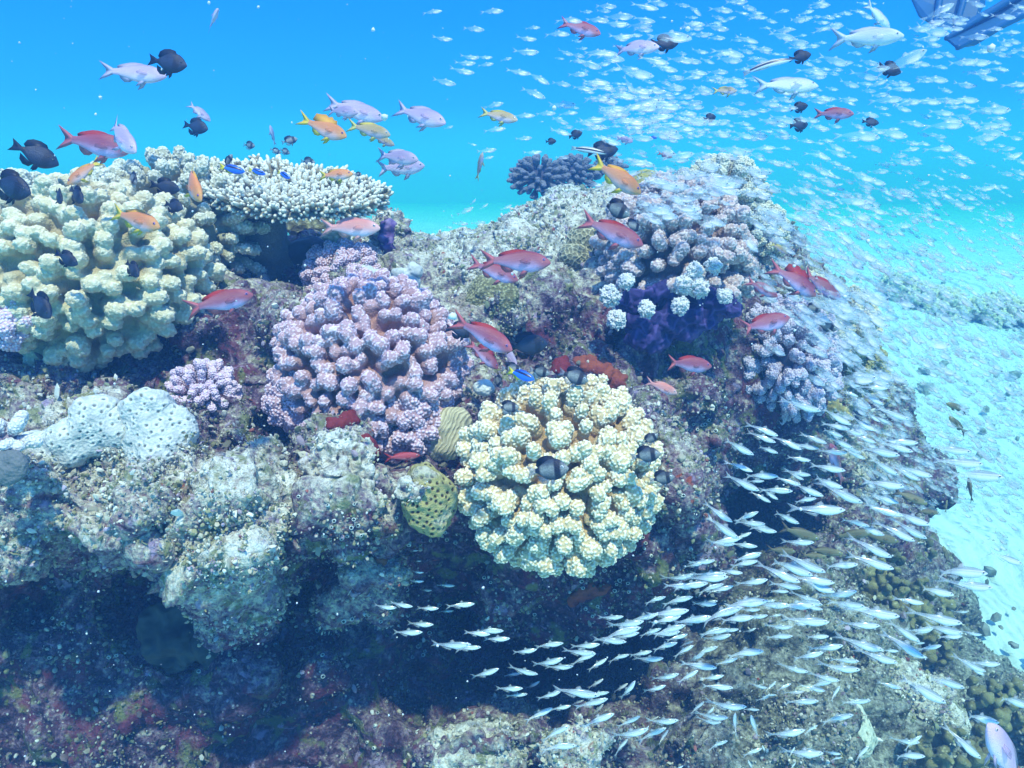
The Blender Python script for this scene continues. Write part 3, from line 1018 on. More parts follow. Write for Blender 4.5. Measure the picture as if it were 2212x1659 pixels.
def patch(x, y, rx, ry, label, mat, seed, spin=0, cat='sponge'):
    """thin crust draped over the rock: its outline ragged, its back on the rock"""
    rg = np.random.default_rng(seed)
    cs, rs = [], []
    c0, s0 = math.cos(R(spin)), math.sin(R(spin))
    for i in range(60):
        a_, r_ = rg.uniform(0, 6.28), math.sqrt(rg.uniform(0, 1)) * (1 + .25 * math.sin(3 * rg.uniform(0, 6.28)))
        ux, uy = rx * r_ * math.cos(a_), ry * r_ * math.sin(a_)
        X_, Y_ = x + ux * c0 - uy * s0, y - (ux * s0 + uy * c0)
        dd, p_, n_ = hit(X_, Y_)
        if dd is None:
            continue
        cs.append(p_ - n_ * .002)
        rs.append(rg.uniform(.5, 1.1) * min(rx, ry) * .36 * px(dd) + .007)
    cs, rs = np.array(cs), np.array(rs)
    grp = {int(np.argmin(np.linalg.norm(cs - cs.mean(0), axis=1)))}
    while True:                                     # keep the one connected piece
        new = {j for j in range(len(cs)) if j not in grp and any(np.linalg.norm(cs[j] - cs[i]) < .75 * (rs[i] + rs[j]) for i in grp)}
        if not new:
            break
        grp |= new
    cs, rs = cs[sorted(grp)], rs[sorted(grp)]
    c = np.mean(cs, 0)
    me = remesh(*balls(np.array(cs) - c, rs, ICO2), .0035, 'crust')
    Vc = verts(me)
    set_verts(me, Vc + normals(me) * (.004 * fbm(Vc, 60, 2, seed))[:, None])
    attr(me, 'wart', np.clip(fbm(Vc, 40, 2, 2) * .5 + .5, 0, 1))
    me.materials.append(mat)
    obj('sponge_crust', me, loc=c, label=label, cat=cat)


patch(1285, 790, 40, 12, 'orange encrusting sponge patch above the pale coral on the dark wall', M_orange, 1, -14)
patch(1325, 820, 18, 20, 'small orange sponge patch at the lower right of the larger orange one', M_orange, 2)
patch(1268, 1282, 40, 10, 'orange sponge streak on the wall under the pale coral', M_orange, 3, 25)
patch(800, 970, 26, 20, 'bright red sponge spot under the mauve coral', M_red, 4)
patch(745, 908, 36, 8, 'dark red sponge streak along the foot of the mauve coral', M_red, 5, 12)
patch(820, 1225, 13, 12, 'rusty orange sponge dot on the hanging knob', M_rust, 6)
patch(640, 885, 12, 18, 'red sponge dot left of the mauve coral clump', M_red, 7)
patch(1210, 790, 13, 14, 'crimson sponge patch left of the large orange one', M_red, 8)

# lobed olive corals on the lower right slope
rg = np.random.default_rng(77)
for k, (x, y, d, w_, h_, nb_) in enumerate([(1950, 1320, 2.15, 60, 70, 26), (1900, 1250, 2.2, 50, 50, 18), (1995, 1400, 2.2, 55, 40, 18), (1880, 1180, 2.4, 45, 40, 16),
                                            (1960, 1210, 2.45, 45, 50, 14), (2020, 1330, 2.4, 30, 50, 12), (2150, 1530, 2.0, 60, 60, 18), (2050, 1620, 1.8, 90, 40, 20)]):
    s = px(d)
    cs, rs = [], []
    for i in range(nb_ * 2):
        u, v = rg.uniform(-1, 1), rg.uniform(-1, 1)
        z = .35 * rg.uniform(-1, 1) + .5 * (1 - u * u - v * v)
        L = rg.uniform(.8, 1.25)
        for t in (0, .5, 1):
            cs.append((u * w_ * s, v * h_ * s + t * 10 * s, (z * w_ * .6 + t * 14) * s))
            rs.append(8.5 * s * L)
    cs.append((0, 0, -w_ * .3 * s))
    rs.append(min(w_, h_) * .5 * s)
    me = remesh(*balls(cs, rs, ICO2), .0042, 'lobes')
    Vc = verts(me)
    set_verts(me, Vc + normals(me) * (.006 * fbm(Vc, 38, 3, k) + .006 * (.5 - worley(Vc, 60, 2)))[:, None])
    attr(me, 'radial', np.clip(.6 + Vc[:, 2] / (w_ * s) * .4, 0, 1))
    attr(me, 'wart', np.clip(1 - worley(Vc, 90, 1) / .6, 0, 1))
    me.materials.append(MAT['olive'])
    where = ['midway down the right slope', 'beside the cave mouth', 'nearest the sand edge', 'above the cave on the right flank', 'at the reef edge against the sand', 'jutting over the sand', 'in the bottom right corner', 'along the bottom edge at the right'][k]
    o = obj('lobed_coral', me, label='olive brown lobed coral ' + where, cat='coral')
    B = np.stack([RT, UP, -FWD], 1)
    M = Matrix([[*B[0], 0], [*B[1], 0], [*B[2], 0], [0, 0, 0, 1]])
    M.translation = Vector(P(x, y, d))
    o.matrix_world = M

# far coral ridge on the sand
far_me = [cauliflower((0, 0, 1), .16, 34, .030, 300 + k, voxel=.009, wart=.03) for k in range(3)]
for m in far_me:
    m.materials.append(MAT['cream'])
rg = np.random.default_rng(4)
for k in range(20):
    t = k / 19
    x = 1930 + 300 * t + rg.normal(0, 6)
    y = 615 + 95 * t + 18 * math.sin(5 * t) + rg.normal(0, 9)
    r_ = ray(x, y)
    dd = 5.6 - 1.2 * t
    for _ in range(30):
        p_ = r_ * dd
        if p_[2] < float(sand_z(p_[0], p_[1])) + .05:
            break
        dd += .1
    o = obj('far_coral', far_me[k % 3], label='pale yellow coral clump in the low ridge on the sand at the far right', cat='coral', group='coral clumps of the far ridge on the sand')
    o.location = p_
    o.rotation_euler = (rg.uniform(-.3, .3), rg.uniform(-.3, .3), rg.uniform(0, 6))
    o.scale = (rg.uniform(.4, 1.0),) * 3
print('T lumps', time.time() - T0)

# ------------------------------------------------------------------ growth on the rock: turf flakes, sea squirts, urchins
def scatter_turf():
    rg = np.random.default_rng(12)
    AA, BB, CC, TT = [], [], [], []
    for mesh_, M_, t_ in [(reef_me, None, None)] + TURF_ON:
        Vt = verts(mesh_)
        if M_ is not None:
            Vt = Vt @ M_[:3, :3].T + M_[:3, 3]
        lv_ = np.empty(len(mesh_.loops), np.int32)
        mesh_.loops.foreach_get('vertex_index', lv_)
        tri = lv_.reshape(-1, 4)
        AA.append(Vt[tri[:, 0]])
        BB.append(Vt[tri[:, 1]])
        CC.append(Vt[tri[:, 2]])
        TT.append(tone[tri[:, 0]] if t_ is None else np.full(len(tri), t_))
    a_, b_, c_, tn = (np.concatenate(q_) for q_ in (AA, BB, CC, TT))
    cen = (a_ + c_) / 2
    nor = np.cross(b_ - a_, c_ - a_)
    ln = np.linalg.norm(nor, axis=1) + 1e-12
    nor = nor / ln[:, None]
    dp = cen @ FWD
    xx = (cen @ RT) / dp / HT * 1106 + 1106
    yy = 829.5 - (cen @ UP) / dp / VT * 829.5
    ok = (xx > -250) & (xx < 2450) & (yy > 380) & (yy < 1850) & ((nor * -cen).sum(1) > -.1 * dp) & (dp > .3)
    clump = fbm(cen, 9, 3, 44)
    wgt = ok * (.25 + .75 * tn) * np.clip(.5 + clump, .08, 1.5) * ln / (dp ** 1.2)
    wgt /= wgt.sum()
    Nn = 110000
    pick = rg.choice(len(a_), Nn, p=wgt)
    c = cen[pick] + rg.normal(0, .004, (Nn, 3))
    nn = nor[pick] + rg.normal(0, .35, (Nn, 3))
    nn /= np.linalg.norm(nn, axis=1)[:, None]
    kind = rg.uniform(0, 1, Nn)
    sz = rg.gamma(2.0, .00062, Nn) * (.6 + .6 * dp[pick] / 1.5) + .0007
    V0, F0 = ICO1
    # elongated irregular nubs
    z = nn
    ax = np.cross(z, rg.normal(0, 1, (Nn, 3)))
    ax /= np.linalg.norm(ax, axis=1)[:, None]
    ay = np.cross(z, ax)
    flat = np.where(kind > .55, .28, 1.0)
    el = rg.uniform(.7, 1.9, Nn)
    jit = rg.uniform(.7, 1.3, (Nn, len(V0), 1))
    L = V0[None] * jit
    W = c[:, None] + (L[:, :, :1] * ax[:, None] * sz[:, None, None] + L[:, :, 1:2] * ay[:, None] * (sz * flat)[:, None, None]
                      + L[:, :, 2:] * z[:, None] * (sz * el)[:, None, None]) + (z * (sz * el * .5)[:, None])[:, None]
    F = F0[None] + (np.arange(Nn) * len(V0))[:, None, None]
    m = mesh_np('turf', W.reshape(-1, 3), F.reshape(-1, 3), smooth=False)
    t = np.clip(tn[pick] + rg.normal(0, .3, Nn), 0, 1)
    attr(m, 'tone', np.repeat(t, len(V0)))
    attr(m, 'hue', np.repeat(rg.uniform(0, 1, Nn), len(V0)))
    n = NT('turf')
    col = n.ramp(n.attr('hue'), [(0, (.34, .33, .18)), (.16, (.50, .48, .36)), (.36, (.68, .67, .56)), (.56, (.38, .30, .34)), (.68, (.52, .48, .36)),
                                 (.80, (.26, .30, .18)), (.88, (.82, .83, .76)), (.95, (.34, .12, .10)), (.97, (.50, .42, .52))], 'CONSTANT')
    dk = n.ramp(n.attr('tone'), [(0, .28), (.5, .75), (1, 1.0)])  # tufts darken with the rock tone, so hollows carry painted shade
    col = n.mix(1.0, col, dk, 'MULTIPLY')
    n.fin(col, .85, .15)
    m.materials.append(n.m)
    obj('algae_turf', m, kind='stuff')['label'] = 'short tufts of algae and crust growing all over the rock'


scatter_turf()

# sea squirts: small open cups
def cup_mesh():
    prof = [(.0, .0), (.55, .0), (.62, .35), (.78, .8), (.66, 1.0), (.50, .95), (.42, .6), (.0, .45)]
    ns = 12
    VV, FF = [], []
    for (r_, z) in prof:
        for j in range(ns):
            an = 2 * math.pi * j / ns
            VV.append((r_ * math.cos(an), r_ * math.sin(an) * .85, z))
    for i in range(len(prof) - 1):
        for j in range(ns):
            FF.append((i * ns + j, i * ns + (j + 1) % ns, (i + 1) * ns + (j + 1) % ns, (i + 1) * ns + j))
    n1 = mat_plain('squirt_wall', (.70, .78, .72), .4, .5, .1, 5)
    n2 = mat_plain('squirt_mouth', (.06, .09, .08), .6, .3, .1, 5)
    fm = [1 if f // ns >= 5 else 0 for f in range(len(FF))]
    return mesh_np('sea_squirt', np.array(VV), FF, [n1, n2], fm)


cup = cup_mesh()
SQ = [(x * .25 + 553, y * .25 + 829) for x, y in [(378, 970, ), (655, 945), (633, 1058), (350, 1120), (660, 1235), (840, 1045), (850, 1170), (885, 1215), (1010, 1225), (1045, 1215),
      (590, 1310), (740, 1325), (800, 1300), (895, 1300), (525, 1290), (245, 1245), (1330, 1370), (1445, 1350), (1500, 1345), (1620, 1275), (1660, 1190),
      (1720, 1355), (1650, 1335), (1190, 960), (680, 1175), (1215, 1150), (830, 1240), (960, 1265)]]
SQ += [(x * .25 + 1106, y * .25 + 829) for x, y in [(1330, 900), (1105, 1195), (1065, 1260), (1120, 1330), (1145, 1380), (1150, 1430), (1200, 1475), (925, 1440), (890, 1420),
       (700, 1480), (650, 1600), (790, 1600), (1310, 1260), (1540, 1410), (1195, 1255), (990, 1290), (1730, 180), (1830, 200), (1850, 265), (1690, 310), (1665, 350), (1630, 360),
       (1590, 400), (1770, 405), (1560, 350), (1740, 640), (1480, 960), (1455, 1080), (620, 1550)]]
SQ += [(x * .25 + 553, y * .25 + 1244) for x, y in [(85, 480), (160, 580), (415, 625), (490, 620), (570, 690), (575, 855), (765, 380), (820, 370), (1075, 385), (1160, 315), (1190, 220),
       (1495, 255), (1575, 235), (930, 325), (970, 330), (1500, 490), (1460, 640), (1455, 680), (1350, 690), (1405, 600), (1300, 130), (1300, 330), (300, 325), (540, 460), (1190, 1015), (1310, 990),
       (1245, 965), (1050, 1190), (1045, 1290), (970, 1430), (1035, 1480), (1380, 1350), (1060, 105), (2090, 265), (2190, 360), (2135, 120), (1810, 75), (2030, 55), (1970, 20)]]
SQ += [(x * .25 + 1106, y * .25 + 1244) for x, y in [(490, 130), (590, 50), (735, 260), (900, 70), (920, 35), (1020, 125), (890, 130), (240, 250), (190, 330), (800, 320), (690, 340), (600, 100), (640, 270), (1000, 60)]]
SQ += [(x * .25, y * .25 + 1244) for x, y in [(455, 45), (400, 85), (245, 180), (240, 300), (470, 365), (555, 400), (300, 415), (445, 700), (955, 685), (1020, 680), (1435, 510), (1700, 650),
       (1865, 670), (1755, 765), (1725, 830), (1805, 755), (1650, 770), (690, 820), (1580, 800), (2035, 730)]]
rg = np.random.default_rng(3)
for (x, y) in SQ:
    dd, p_, n_ = hit(x, y)
    if dd is None or dd > 4:
        continue
    o = obj('sea_squirt', cup, label='tiny pale cup-shaped sea squirt on the rock', cat='sea squirt', group='tiny pale sea squirts dotted over the rock')
    ax_ = n_ * .8 + rg.normal(0, .25, 3) + np.array([0, -.5, .1])
    place(o, p_, ax_ / np.linalg.norm(ax_))
    s = rg.uniform(4.2, 6.8) * px(dd)
    o.scale = (s, s, s * 1.4)

# rubble bits on the sand
def rubble():
    rg = np.random.default_rng(31)
    V0, F0 = ICO1
    Nn = 900
    x = rg.uniform(.9, 5.5, Nn)
    y = rg.uniform(1.2, 7.5, Nn)
    ok = worley(np.stack([x, y, np.zeros(Nn)], 1), 1.1, 4) < .62
    x, y = x[ok], y[ok]
    Nn = len(x)
    z = sand_z(x, y) + .01
    sz = rg.gamma(2.0, .006, Nn) + .004
    L = V0[None] * rg.uniform(.6, 1.4, (Nn, len(V0), 1)) * (sz[:, None, None] * rg.uniform(.5, 1.5, (Nn, 1, 3)))
    W = L + np.stack([x, y, z], 1)[:, None]
    F = F0[None] + (np.arange(Nn) * len(V0))[:, None, None]
    m = mesh_np('rubble', W.reshape(-1, 3), F.reshape(-1, 3), smooth=False)
    m.materials.append(mat_plain('rubble', (.26, .27, .24), .9, .1, .5, 30))
    obj('rubble', m, kind='stuff')['label'] = 'bits of coral rubble strewn over the pale sand'


rubble()

# small black urchins
def urchin_mesh():
    rg = np.random.default_rng(2)
    V0, F0 = ICO2
    VV = [tuple(v * .5) for v in V0]
    FF = [tuple(f) for f in F0]
    for i in range(70):
        d = rg.normal(0, 1, 3)
        d[2] = abs(d[2]) * .9
        d /= np.linalg.norm(d)
        B = basis(d)
        k = len(VV)
        for j in range(3):
            an = j * 2.09
            VV.append(tuple(d * .4 + (B[:, 0] * math.cos(an) + B[:, 1] * math.sin(an)) * .07))
        VV.append(tuple(d * 1.05))
        FF += [(k, k + 1, k + 3), (k + 1, k + 2, k + 3), (k + 2, k, k + 3)]
    return mesh_np('urchin', np.array(VV), FF, [mat_plain('urchin_black', (.012, .013, .02), .5, .4, .1, 5)])


urch = urchin_mesh()
for (x, y) in [(1340, 993), (1345, 1020), (1375, 990), (1298, 1085), (1342, 1165), (1375, 1232), (1400, 1265), (1290, 1200), (1265, 1125), (1238, 1200), (1412, 1145), (1232, 1165)]:
    X, Y = 1106 + (x - 1106) * 1.0, y
U = [(523, 990), (595, 993), (520, 1045), (427, 1085), (470, 1160), (290, 1195), (540, 1230), (337, 1230), (617, 1268), (412, 1292), (442, 1345), (510, 1345), (815, 1390), (905, 1370), (800, 1460)]
for (x, y) in U:
    X, Y = 1106 + x * .25, 415 + y * .25
    dd, p_, n_ = hit(X, Y)
    if dd is None:
        continue
    o = obj('sea_urchin', urch, label='small black spiny urchin on the dark wall left of the purple sponge', cat='sea urchin', group='small black urchins on the dark wall')
    place(o, p_ + n_ * .003, n_ * .6 + np.array([0, -.6, .2]))
    o.scale = (6.2 * px(dd),) * 3

# ------------------------------------------------------------------ fish
def fish_mesh(name, top, bot, wid, tail, dorsal, anal, mats, pelvic=None, pect=None, bend=0.0, nx=18, nr=12, body_end=-.30):
    """local x: nose at +.5, tail tip at -.5; z up. top/bot/wid: lists (t from nose 0 .. tail base 1, value)"""
    ts = (1 - np.cos(np.linspace(0, math.pi, nx))) / 2 * .985 + .006
    f = lambda tab: np.interp(ts, [a[0] for a in tab], [a[1] for a in tab])

    def smooth(tab):
        # cubic-like smoothing by resampling
        xs_ = np.array([a[0] for a in tab])
        ys_ = np.array([a[1] for a in tab])
        g = np.linspace(0, 1, 101)
        v = np.interp(g, xs_, ys_)
        ke = np.array([1, 2, 3, 4, 3, 2, 1.]) / 16
        vp = np.pad(v, 3, mode='edge')
        v2 = np.convolve(vp, ke, 'valid')
        v2[:4] = v[:4]
        return np.interp(ts, g, v2)
    zt, zb, wy_ = smooth(top), smooth(bot), smooth(wid)
    xs_ = .5 - ts * (.5 - body_end)
    VV, FF, FM = [], [], []
    for i in range(nx):
        zc, zh = (zt[i] + zb[i]) / 2, (zt[i] - zb[i]) / 2
        for j in range(nr):
            an = 2 * math.pi * j / nr
            cz_, cy_ = math.cos(an), math.sin(an)
            VV.append((xs_[i], wy_[i] * math.copysign(abs(cy_) ** .85, cy_), zc + zh * cz_))
    for i in range(nx - 1):
        for j in range(nr):
            FF.append((i * nr + j, i * nr + (j + 1) % nr, (i + 1) * nr + (j + 1) % nr, (i + 1) * nr + j))
            FM.append(0)
    FF.append(tuple(range(nr))[::-1])
    FM.append(0)
    FF.append(tuple((nx - 1) * nr + j for j in range(nr)))
    FM.append(0)

    def fin(pts, slot, th=.006, off=(0, 0, 0), roty=None):
        """pts: outline (x, z), first point is the root centre; solid lens-shaped section"""
        k = len(VV)
        c = np.array(pts[0])
        P2 = [(c[0], th, c[1]), (c[0], -th, c[1])]
        for (x, z) in pts[1:]:
            P2.append((x, 0, z))
        for p in P2:
            p = np.array(p)
            if roty is not None:
                # splay about the root: swing the tip outwards
                v = p - np.array([c[0], 0, c[1]])
                v = np.array([v[0] * math.cos(roty), v[0] * 0 + abs(v[2]) * math.sin(roty) + v[1] - v[0] * math.sin(roty) * .6, v[2] * math.cos(roty)])
                p = v + np.array([c[0], 0, c[1]])
            VV.append(tuple(p + np.array(off)))
        m = len(pts) - 1
        for i in range(m - 1):
            FF.append((k, k + 2 + i, k + 3 + i))
            FM.append(slot)
            FF.append((k + 1, k + 3 + i, k + 2 + i))
            FM.append(slot)
    if tail:
        fin(tail, 1)
    if dorsal:
        fin(dorsal, 2, .008)
    if anal:
        fin(anal, 1, .006)
    if pelvic:
        fin(pelvic, 1, .005, (0, .02, 0), .25)
        fin(pelvic, 1, .005, (0, -.02, 0), -.25)
    if pect:
        w_ = float(np.interp(.30, ts, wy_))
        fin(pect, 3, .004, (0, w_ * .9, 0), .45)
        fin(pect, 3, .004, (0, -w_ * .9, 0), -.45)
    A = np.array(VV)
    # swimming bend
    t = np.clip((.2 - A[:, 0]), 0, None)
    A[:, 1] += bend * t * t * 1.4
    me = mesh_np(name, A, FF, mats, FM)
    return me


def mat_fish(name, back, mid, belly, head=None, zr=(-.14, .15), hx=(.28, .42), rough=.38, spec=.5, scales=90, nose=None):
    n = NT(name)
    z = n.mapr(n.pos(2), *zr)
    z = n.math('ADD', z, n.math('MULTIPLY', n.math('SUBTRACT', n.noise(9, 2), .5), .22))
    c = n.ramp(z, [(.12, belly), (.50, mid), (.88, back)])
    if head:
        c = n.mix(n.math('MULTIPLY', n.mapr(n.pos(0), *hx), .8), c, head)
    hr = n.math('ADD', .5, n.math('MULTIPLY', n.objrand(), 0))
    h = n.t.nodes.new('ShaderNodeHueSaturation')
    n.put(h.inputs['Color'], c)
    n.put(h.inputs['Value'], n.mapr(n.objrand(), 0, 1, .85, 1.15))
    sc_ = n.voro(scales)
    c2 = n.mix(n.ramp(sc_, [(.35, 0.0), (.6, .22)]), h.outputs[0], tuple(v * .6 for v in mid))
    n.bump(sc_, .002, .35)
    return n.fin(c2, rough, spec)


def mat_fin(name, c, alpha=.8, edge=None):
    n = NT(name)
    wv = n.t.nodes.new('ShaderNodeTexWave')
    wv.wave_type = 'BANDS'
    wv.bands_direction = 'Z'
    wv.inputs['Scale'].default_value = 18
    wv.inputs['Distortion'].default_value = 1
    n.t.links.new(n.tc.outputs['Object'], wv.inputs['Vector'])
    col = n.mix(wv.outputs['Fac'], tuple(v * .8 for v in c), c)
    n.fin(col, .5, .3)
    n.see_through(n.mapr(wv.outputs['Fac'], 0, 1, alpha - .12, min(1, alpha + .1)))
    return n.m


eye_w = mat_plain('eye_ring', (.62, .60, .66), .25, .6, .05)
eye_b = mat_plain('eye_pupil', (.01, .01, .015), .15, .8, .05)


def eye_mesh(name, ringm, r=1.0):
    V0, F0 = ICO2
    A = V0 * np.array([1, .55, 1]) * r
    fm = [1 if math.hypot(A[f].mean(0)[0], A[f].mean(0)[2]) < .58 * r else 0 for f in F0]
    return mesh_np(name, A, F0, [ringm, eye_b], fm)


EYE = eye_mesh('eye', eye_w)
EYE_P = eye_mesh('eye', mat_plain('eye_ring_violet', (.30, .14, .42), .25, .6, .05))
EYE_K = eye_mesh('eye', mat_plain('eye_ring_dark', (.05, .05, .06), .25, .6, .05))
EYE_S = eye_mesh('eye', mat_plain('eye_ring_silver', (.75, .78, .80), .2, .8, .05))

ANTH_TOP = [(0, .008), (.04, .042), (.12, .088), (.25, .130), (.40, .146), (.55, .138), (.75, .100), (.90, .056), (1, .046)]
ANTH_BOT = [(0, -.012), (.05, -.046), (.14, -.088), (.30, -.130), (.45, -.138), (.60, -.118), (.78, -.072), (.90, -.044), (1, -.040)]
ANTH_W = [(0, .006), (.08, .032), (.22, .062), (.40, .068), (.65, .045), (.9, .018), (1, .012)]
LYRE = [(-.28, .004), (-.27, .045), (-.36, .095), (-.50, .165), (-.44, .085), (-.395, .03), (-.39, 0), (-.395, -.03), (-.44, -.085), (-.50, -.165), (-.36, -.095), (-.27, -.04)]
DORS = [(.0, .09), (.25, .10), (.21, .132), (.12, .155), (.04, .162), (-.04, .156), (-.12, .134), (-.19, .112), (-.235, .085), (-.225, .05), (-.1, .06)]
DORSU = [(.08, .10), (.24, .11), (.20, .20), (.14, .195), (.08, .235), (.02, .21), (-.05, .235), (-.13, .21), (-.22, .19), (-.245, .075), (-.15, .06)]
ANAL = [(-.06, -.08), (.0, -.11), (-.05, -.142), (-.12, -.146), (-.18, -.10), (-.20, -.05)]
PELV = [(.17, -.10), (.20, -.112), (.14, -.19), (.05, -.225), (.09, -.15), (.13, -.105)]
PECT = [(.22, -.01), (.23, .02), (.12, .03), (.05, -.01), (.06, -.05), (.15, -.06), (.22, -.035)]


def anthias(name, back, mid, belly, head, fin_c, tail_c, bend=0.0, upd=False, deep=1.10, violet=True):
    mats = [mat_fish(name + '_body', back, mid, belly, head), mat_fin(name + '_tail', tail_c, .85), mat_fin(name + '_dorsal', fin_c, .9),
            mat_fin(name + '_pect', tuple(min(1, v * 1.3) for v in mid), .35)]
    sc_z = lambda tab: [(t, v * deep) for t, v in tab]
    sz = lambda tab: [(x, z * deep) for x, z in tab]
    return fish_mesh(name, sc_z(ANTH_TOP), sc_z(ANTH_BOT), ANTH_W, LYRE, sz(DORSU if upd else DORS), sz(ANAL), mats, sz(PELV), PECT, bend)


FM = {}
PALE = ((.36, .29, .44), (.54, .41, .60), (.78, .72, .88), (.66, .48, .62), (.50, .44, .54), (.60, .52, .70))
ORNG = ((.66, .22, .05), (.68, .27, .13), (.66, .50, .52), (.74, .34, .10), (.80, .42, .06), (.80, .60, .07))
RED = ((.28, .035, .045), (.34, .11, .17), (.56, .46, .74), (.44, .10, .11), (.42, .04, .045), (.56, .15, .18))
PINK = ((.66, .22, .18), (.74, .33, .30), (.82, .70, .84), (.86, .50, .48), (.75, .35, .30), (.84, .42, .40))
TAN = ((.40, .30, .09), (.46, .34, .20), (.58, .52, .66), (.60, .46, .32), (.65, .55, .10), (.70, .64, .20))
FM['P'] = [anthias('lilac_anthias', *PALE, bend=b) for b in (0, .25, -.3)]
FM['O'] = [anthias('orange_anthias', *ORNG, bend=b, deep=1.12) for b in (0, .3)]
FM['Q'] = [anthias('orange_anthias_fins_up', *ORNG, bend=-.3, upd=True, deep=1.25)]
FM['R'] = [anthias('red_anthias', *RED, bend=b, upd=u) for b, u in ((0, False), (.3, True), (-.35, False))]
FM['K'] = [anthias('pink_anthias', *PINK, bend=b) for b in (0, .2)]
FM['T'] = [anthias('tan_anthias', *TAN, bend=b) for b in (0, .2)]

DAM_TOP = [(0, .01), (.05, .07), (.15, .16), (.30, .235), (.48, .255), (.65, .22), (.82, .13), (.93, .065), (1, .05)]
DAM_BOT = [(0, -.01), (.05, -.06), (.15, -.14), (.30, -.215), (.50, -.24), (.68, -.19), (.84, -.10), (.93, -.055), (1, -.045)]
DAM_W = [(0, .01), (.1, .05), (.3, .085), (.5, .08), (.8, .035), (1, .014)]
DAM_TAIL = [(-.28, 0), (-.27, .05), (-.38, .10), (-.50, .15), (-.45, .05), (-.44, 0), (-.45, -.05), (-.50, -.15), (-.38, -.10), (-.27, -.045)]
DAM_DOR = [(.02, .2), (.20, .23), (.14, .31), (.0, .335), (-.14, .31), (-.24, .24), (-.27, .12), (-.22, .08)]
DAM_ANAL = [(-.08, -.17), (.04, -.22), (-.02, -.30), (-.14, -.30), (-.23, -.22), (-.26, -.09)]
DAM_PELV = [(.12, -.19), (.16, -.20), (.13, -.30), (.05, -.36), (.05, -.24)]


def mat_damsel(name, base, flank, bars=True, dark=(.012, .014, .03)):
    n = NT(name)
    x = n.pos(0)
    z = n.pos(2)
    c = n.mix(n.ramp(n.mapr(z, -.22, .24), [(.1, .0), (.45, 1.0), (.62, 1.0), (.85, 0.0)]), base, flank)
    if bars:
        b1 = n.ramp(n.mapr(x, .5, -.3), [(.20, 0.0), (.25, 1.0), (.38, 1.0), (.43, 0.0)])
        b2 = n.ramp(n.mapr(x, .5, -.3), [(.80, 0.0), (.88, 1.0)])
        c = n.mix(b1, c, dark)
        c = n.mix(b2, c, dark)
    sv = n.voro(45)
    c = n.mix(n.ramp(sv, [(.3, 0.0), (.6, .5)]), c, dark)
    n.bump(sv, .003, .3)
    return n.fin(c, .45, .35)


dkf = mat_fin('damsel_fin_dark', (.012, .015, .035), .97)
plf = mat_fin('damsel_tail_pale', (.30, .34, .42), .45)
FM['D'] = [fish_mesh('dark_damselfish', DAM_TOP, DAM_BOT, DAM_W, DAM_TAIL, DAM_DOR, DAM_ANAL, [mat_damsel('damsel_black', (.016, .022, .05), (.03, .045, .09)), dkf, dkf, dkf], DAM_PELV, None, b) for b in (0, .3)]
FM['S'] = [fish_mesh('striped_damselfish', DAM_TOP, DAM_BOT, DAM_W, DAM_TAIL, DAM_DOR, DAM_ANAL, [mat_damsel('damsel_grey', (.07, .09, .12), (.34, .36, .34)), plf, dkf, plf], DAM_PELV, None, b) for b in (0, .3)]

# small blue surgeonfish: blue body, black swoosh, yellow tail
n = NT('blue_body')
x, z = n.pos(0), n.pos(2)
sw = n.math('ABSOLUTE', n.math('SUBTRACT', z, n.math('ADD', .07, n.math('MULTIPLY', x, -.08))))
sw = n.ramp(sw, [(.030, 1.0), (.05, 0.0)])
n.fin(n.mix(n.math('MULTIPLY', sw, n.ramp(n.mapr(x, -.3, .5), [(.05, 1.0), (.82, 1.0), (.9, 0.0)])), (.03, .16, .85), (.005, .008, .05)), .35, .5)
blu = n.m
BT = [(0, .01), (.06, .06), (.2, .13), (.45, .165), (.7, .13), (.9, .05), (1, .03)]
FM['B'] = [fish_mesh('blue_surgeonfish', BT, [(t, -v) for t, v in BT], DAM_W, DAM_TAIL, [(.02, .12), (.3, .12), (.1, .195), (-.1, .185), (-.24, .12), (-.26, .04)],
                     [(0, -.12), (.1, -.15), (-.05, -.195), (-.2, -.16), (-.26, -.04)], [blu, mat_fin('yellow_tail', (.85, .75, .05), .95), mat_fin('blue_fin', (.02, .08, .5), .95), dkf], None, None, 0)]
# wrasse: slender, dark side stripe
n = NT('wrasse_body')
z = n.mapr(n.pos(2), -.08, .08)
n.fin(n.ramp(z, [(.0, (.75, .78, .82)), (.38, (.80, .82, .84)), (.46, (.03, .04, .08)), (.68, (.03, .04, .08)), (.76, (.78, .76, .55)), (1, (.35, .30, .2))]), .35, .5)
WT = [(0, .005), (.08, .03), (.25, .06), (.5, .068), (.8, .05), (1, .035)]
WTAIL = [(-.36, 0), (-.35, .04), (-.5, .06), (-.49, 0), (-.5, -.06), (-.35, -.04)]
FM['W'] = [fish_mesh('striped_wrasse', WT, [(t, -v) for t, v in WT], [(0, .005), (.2, .035), (.6, .035), (1, .01)], WTAIL, [(.1, .05), (.25, .06), (.1, .09), (-.2, .08), (-.34, .035)],
                     [(-.05, -.05), (.05, -.065), (-.1, -.09), (-.3, -.06), (-.34, -.03)], [n.m, mat_fin('wrasse_fin', (.7, .7, .6), .5), mat_fin('wrasse_fin2', (.6, .6, .6), .5), mat_fin('wrasse_fin3', (.7, .7, .7), .4)], None, None, b, body_end=-.38) for b in (0, .35)]
# pale large fish (parrotfish-like)
BIG = ((.34, .40, .56), (.66, .72, .86), (.88, .92, .98), (.70, .74, .86), (.50, .55, .7), (.55, .65, .8))
FM['G'] = [anthias('pale_blue_fish', *BIG, deep=.92)]
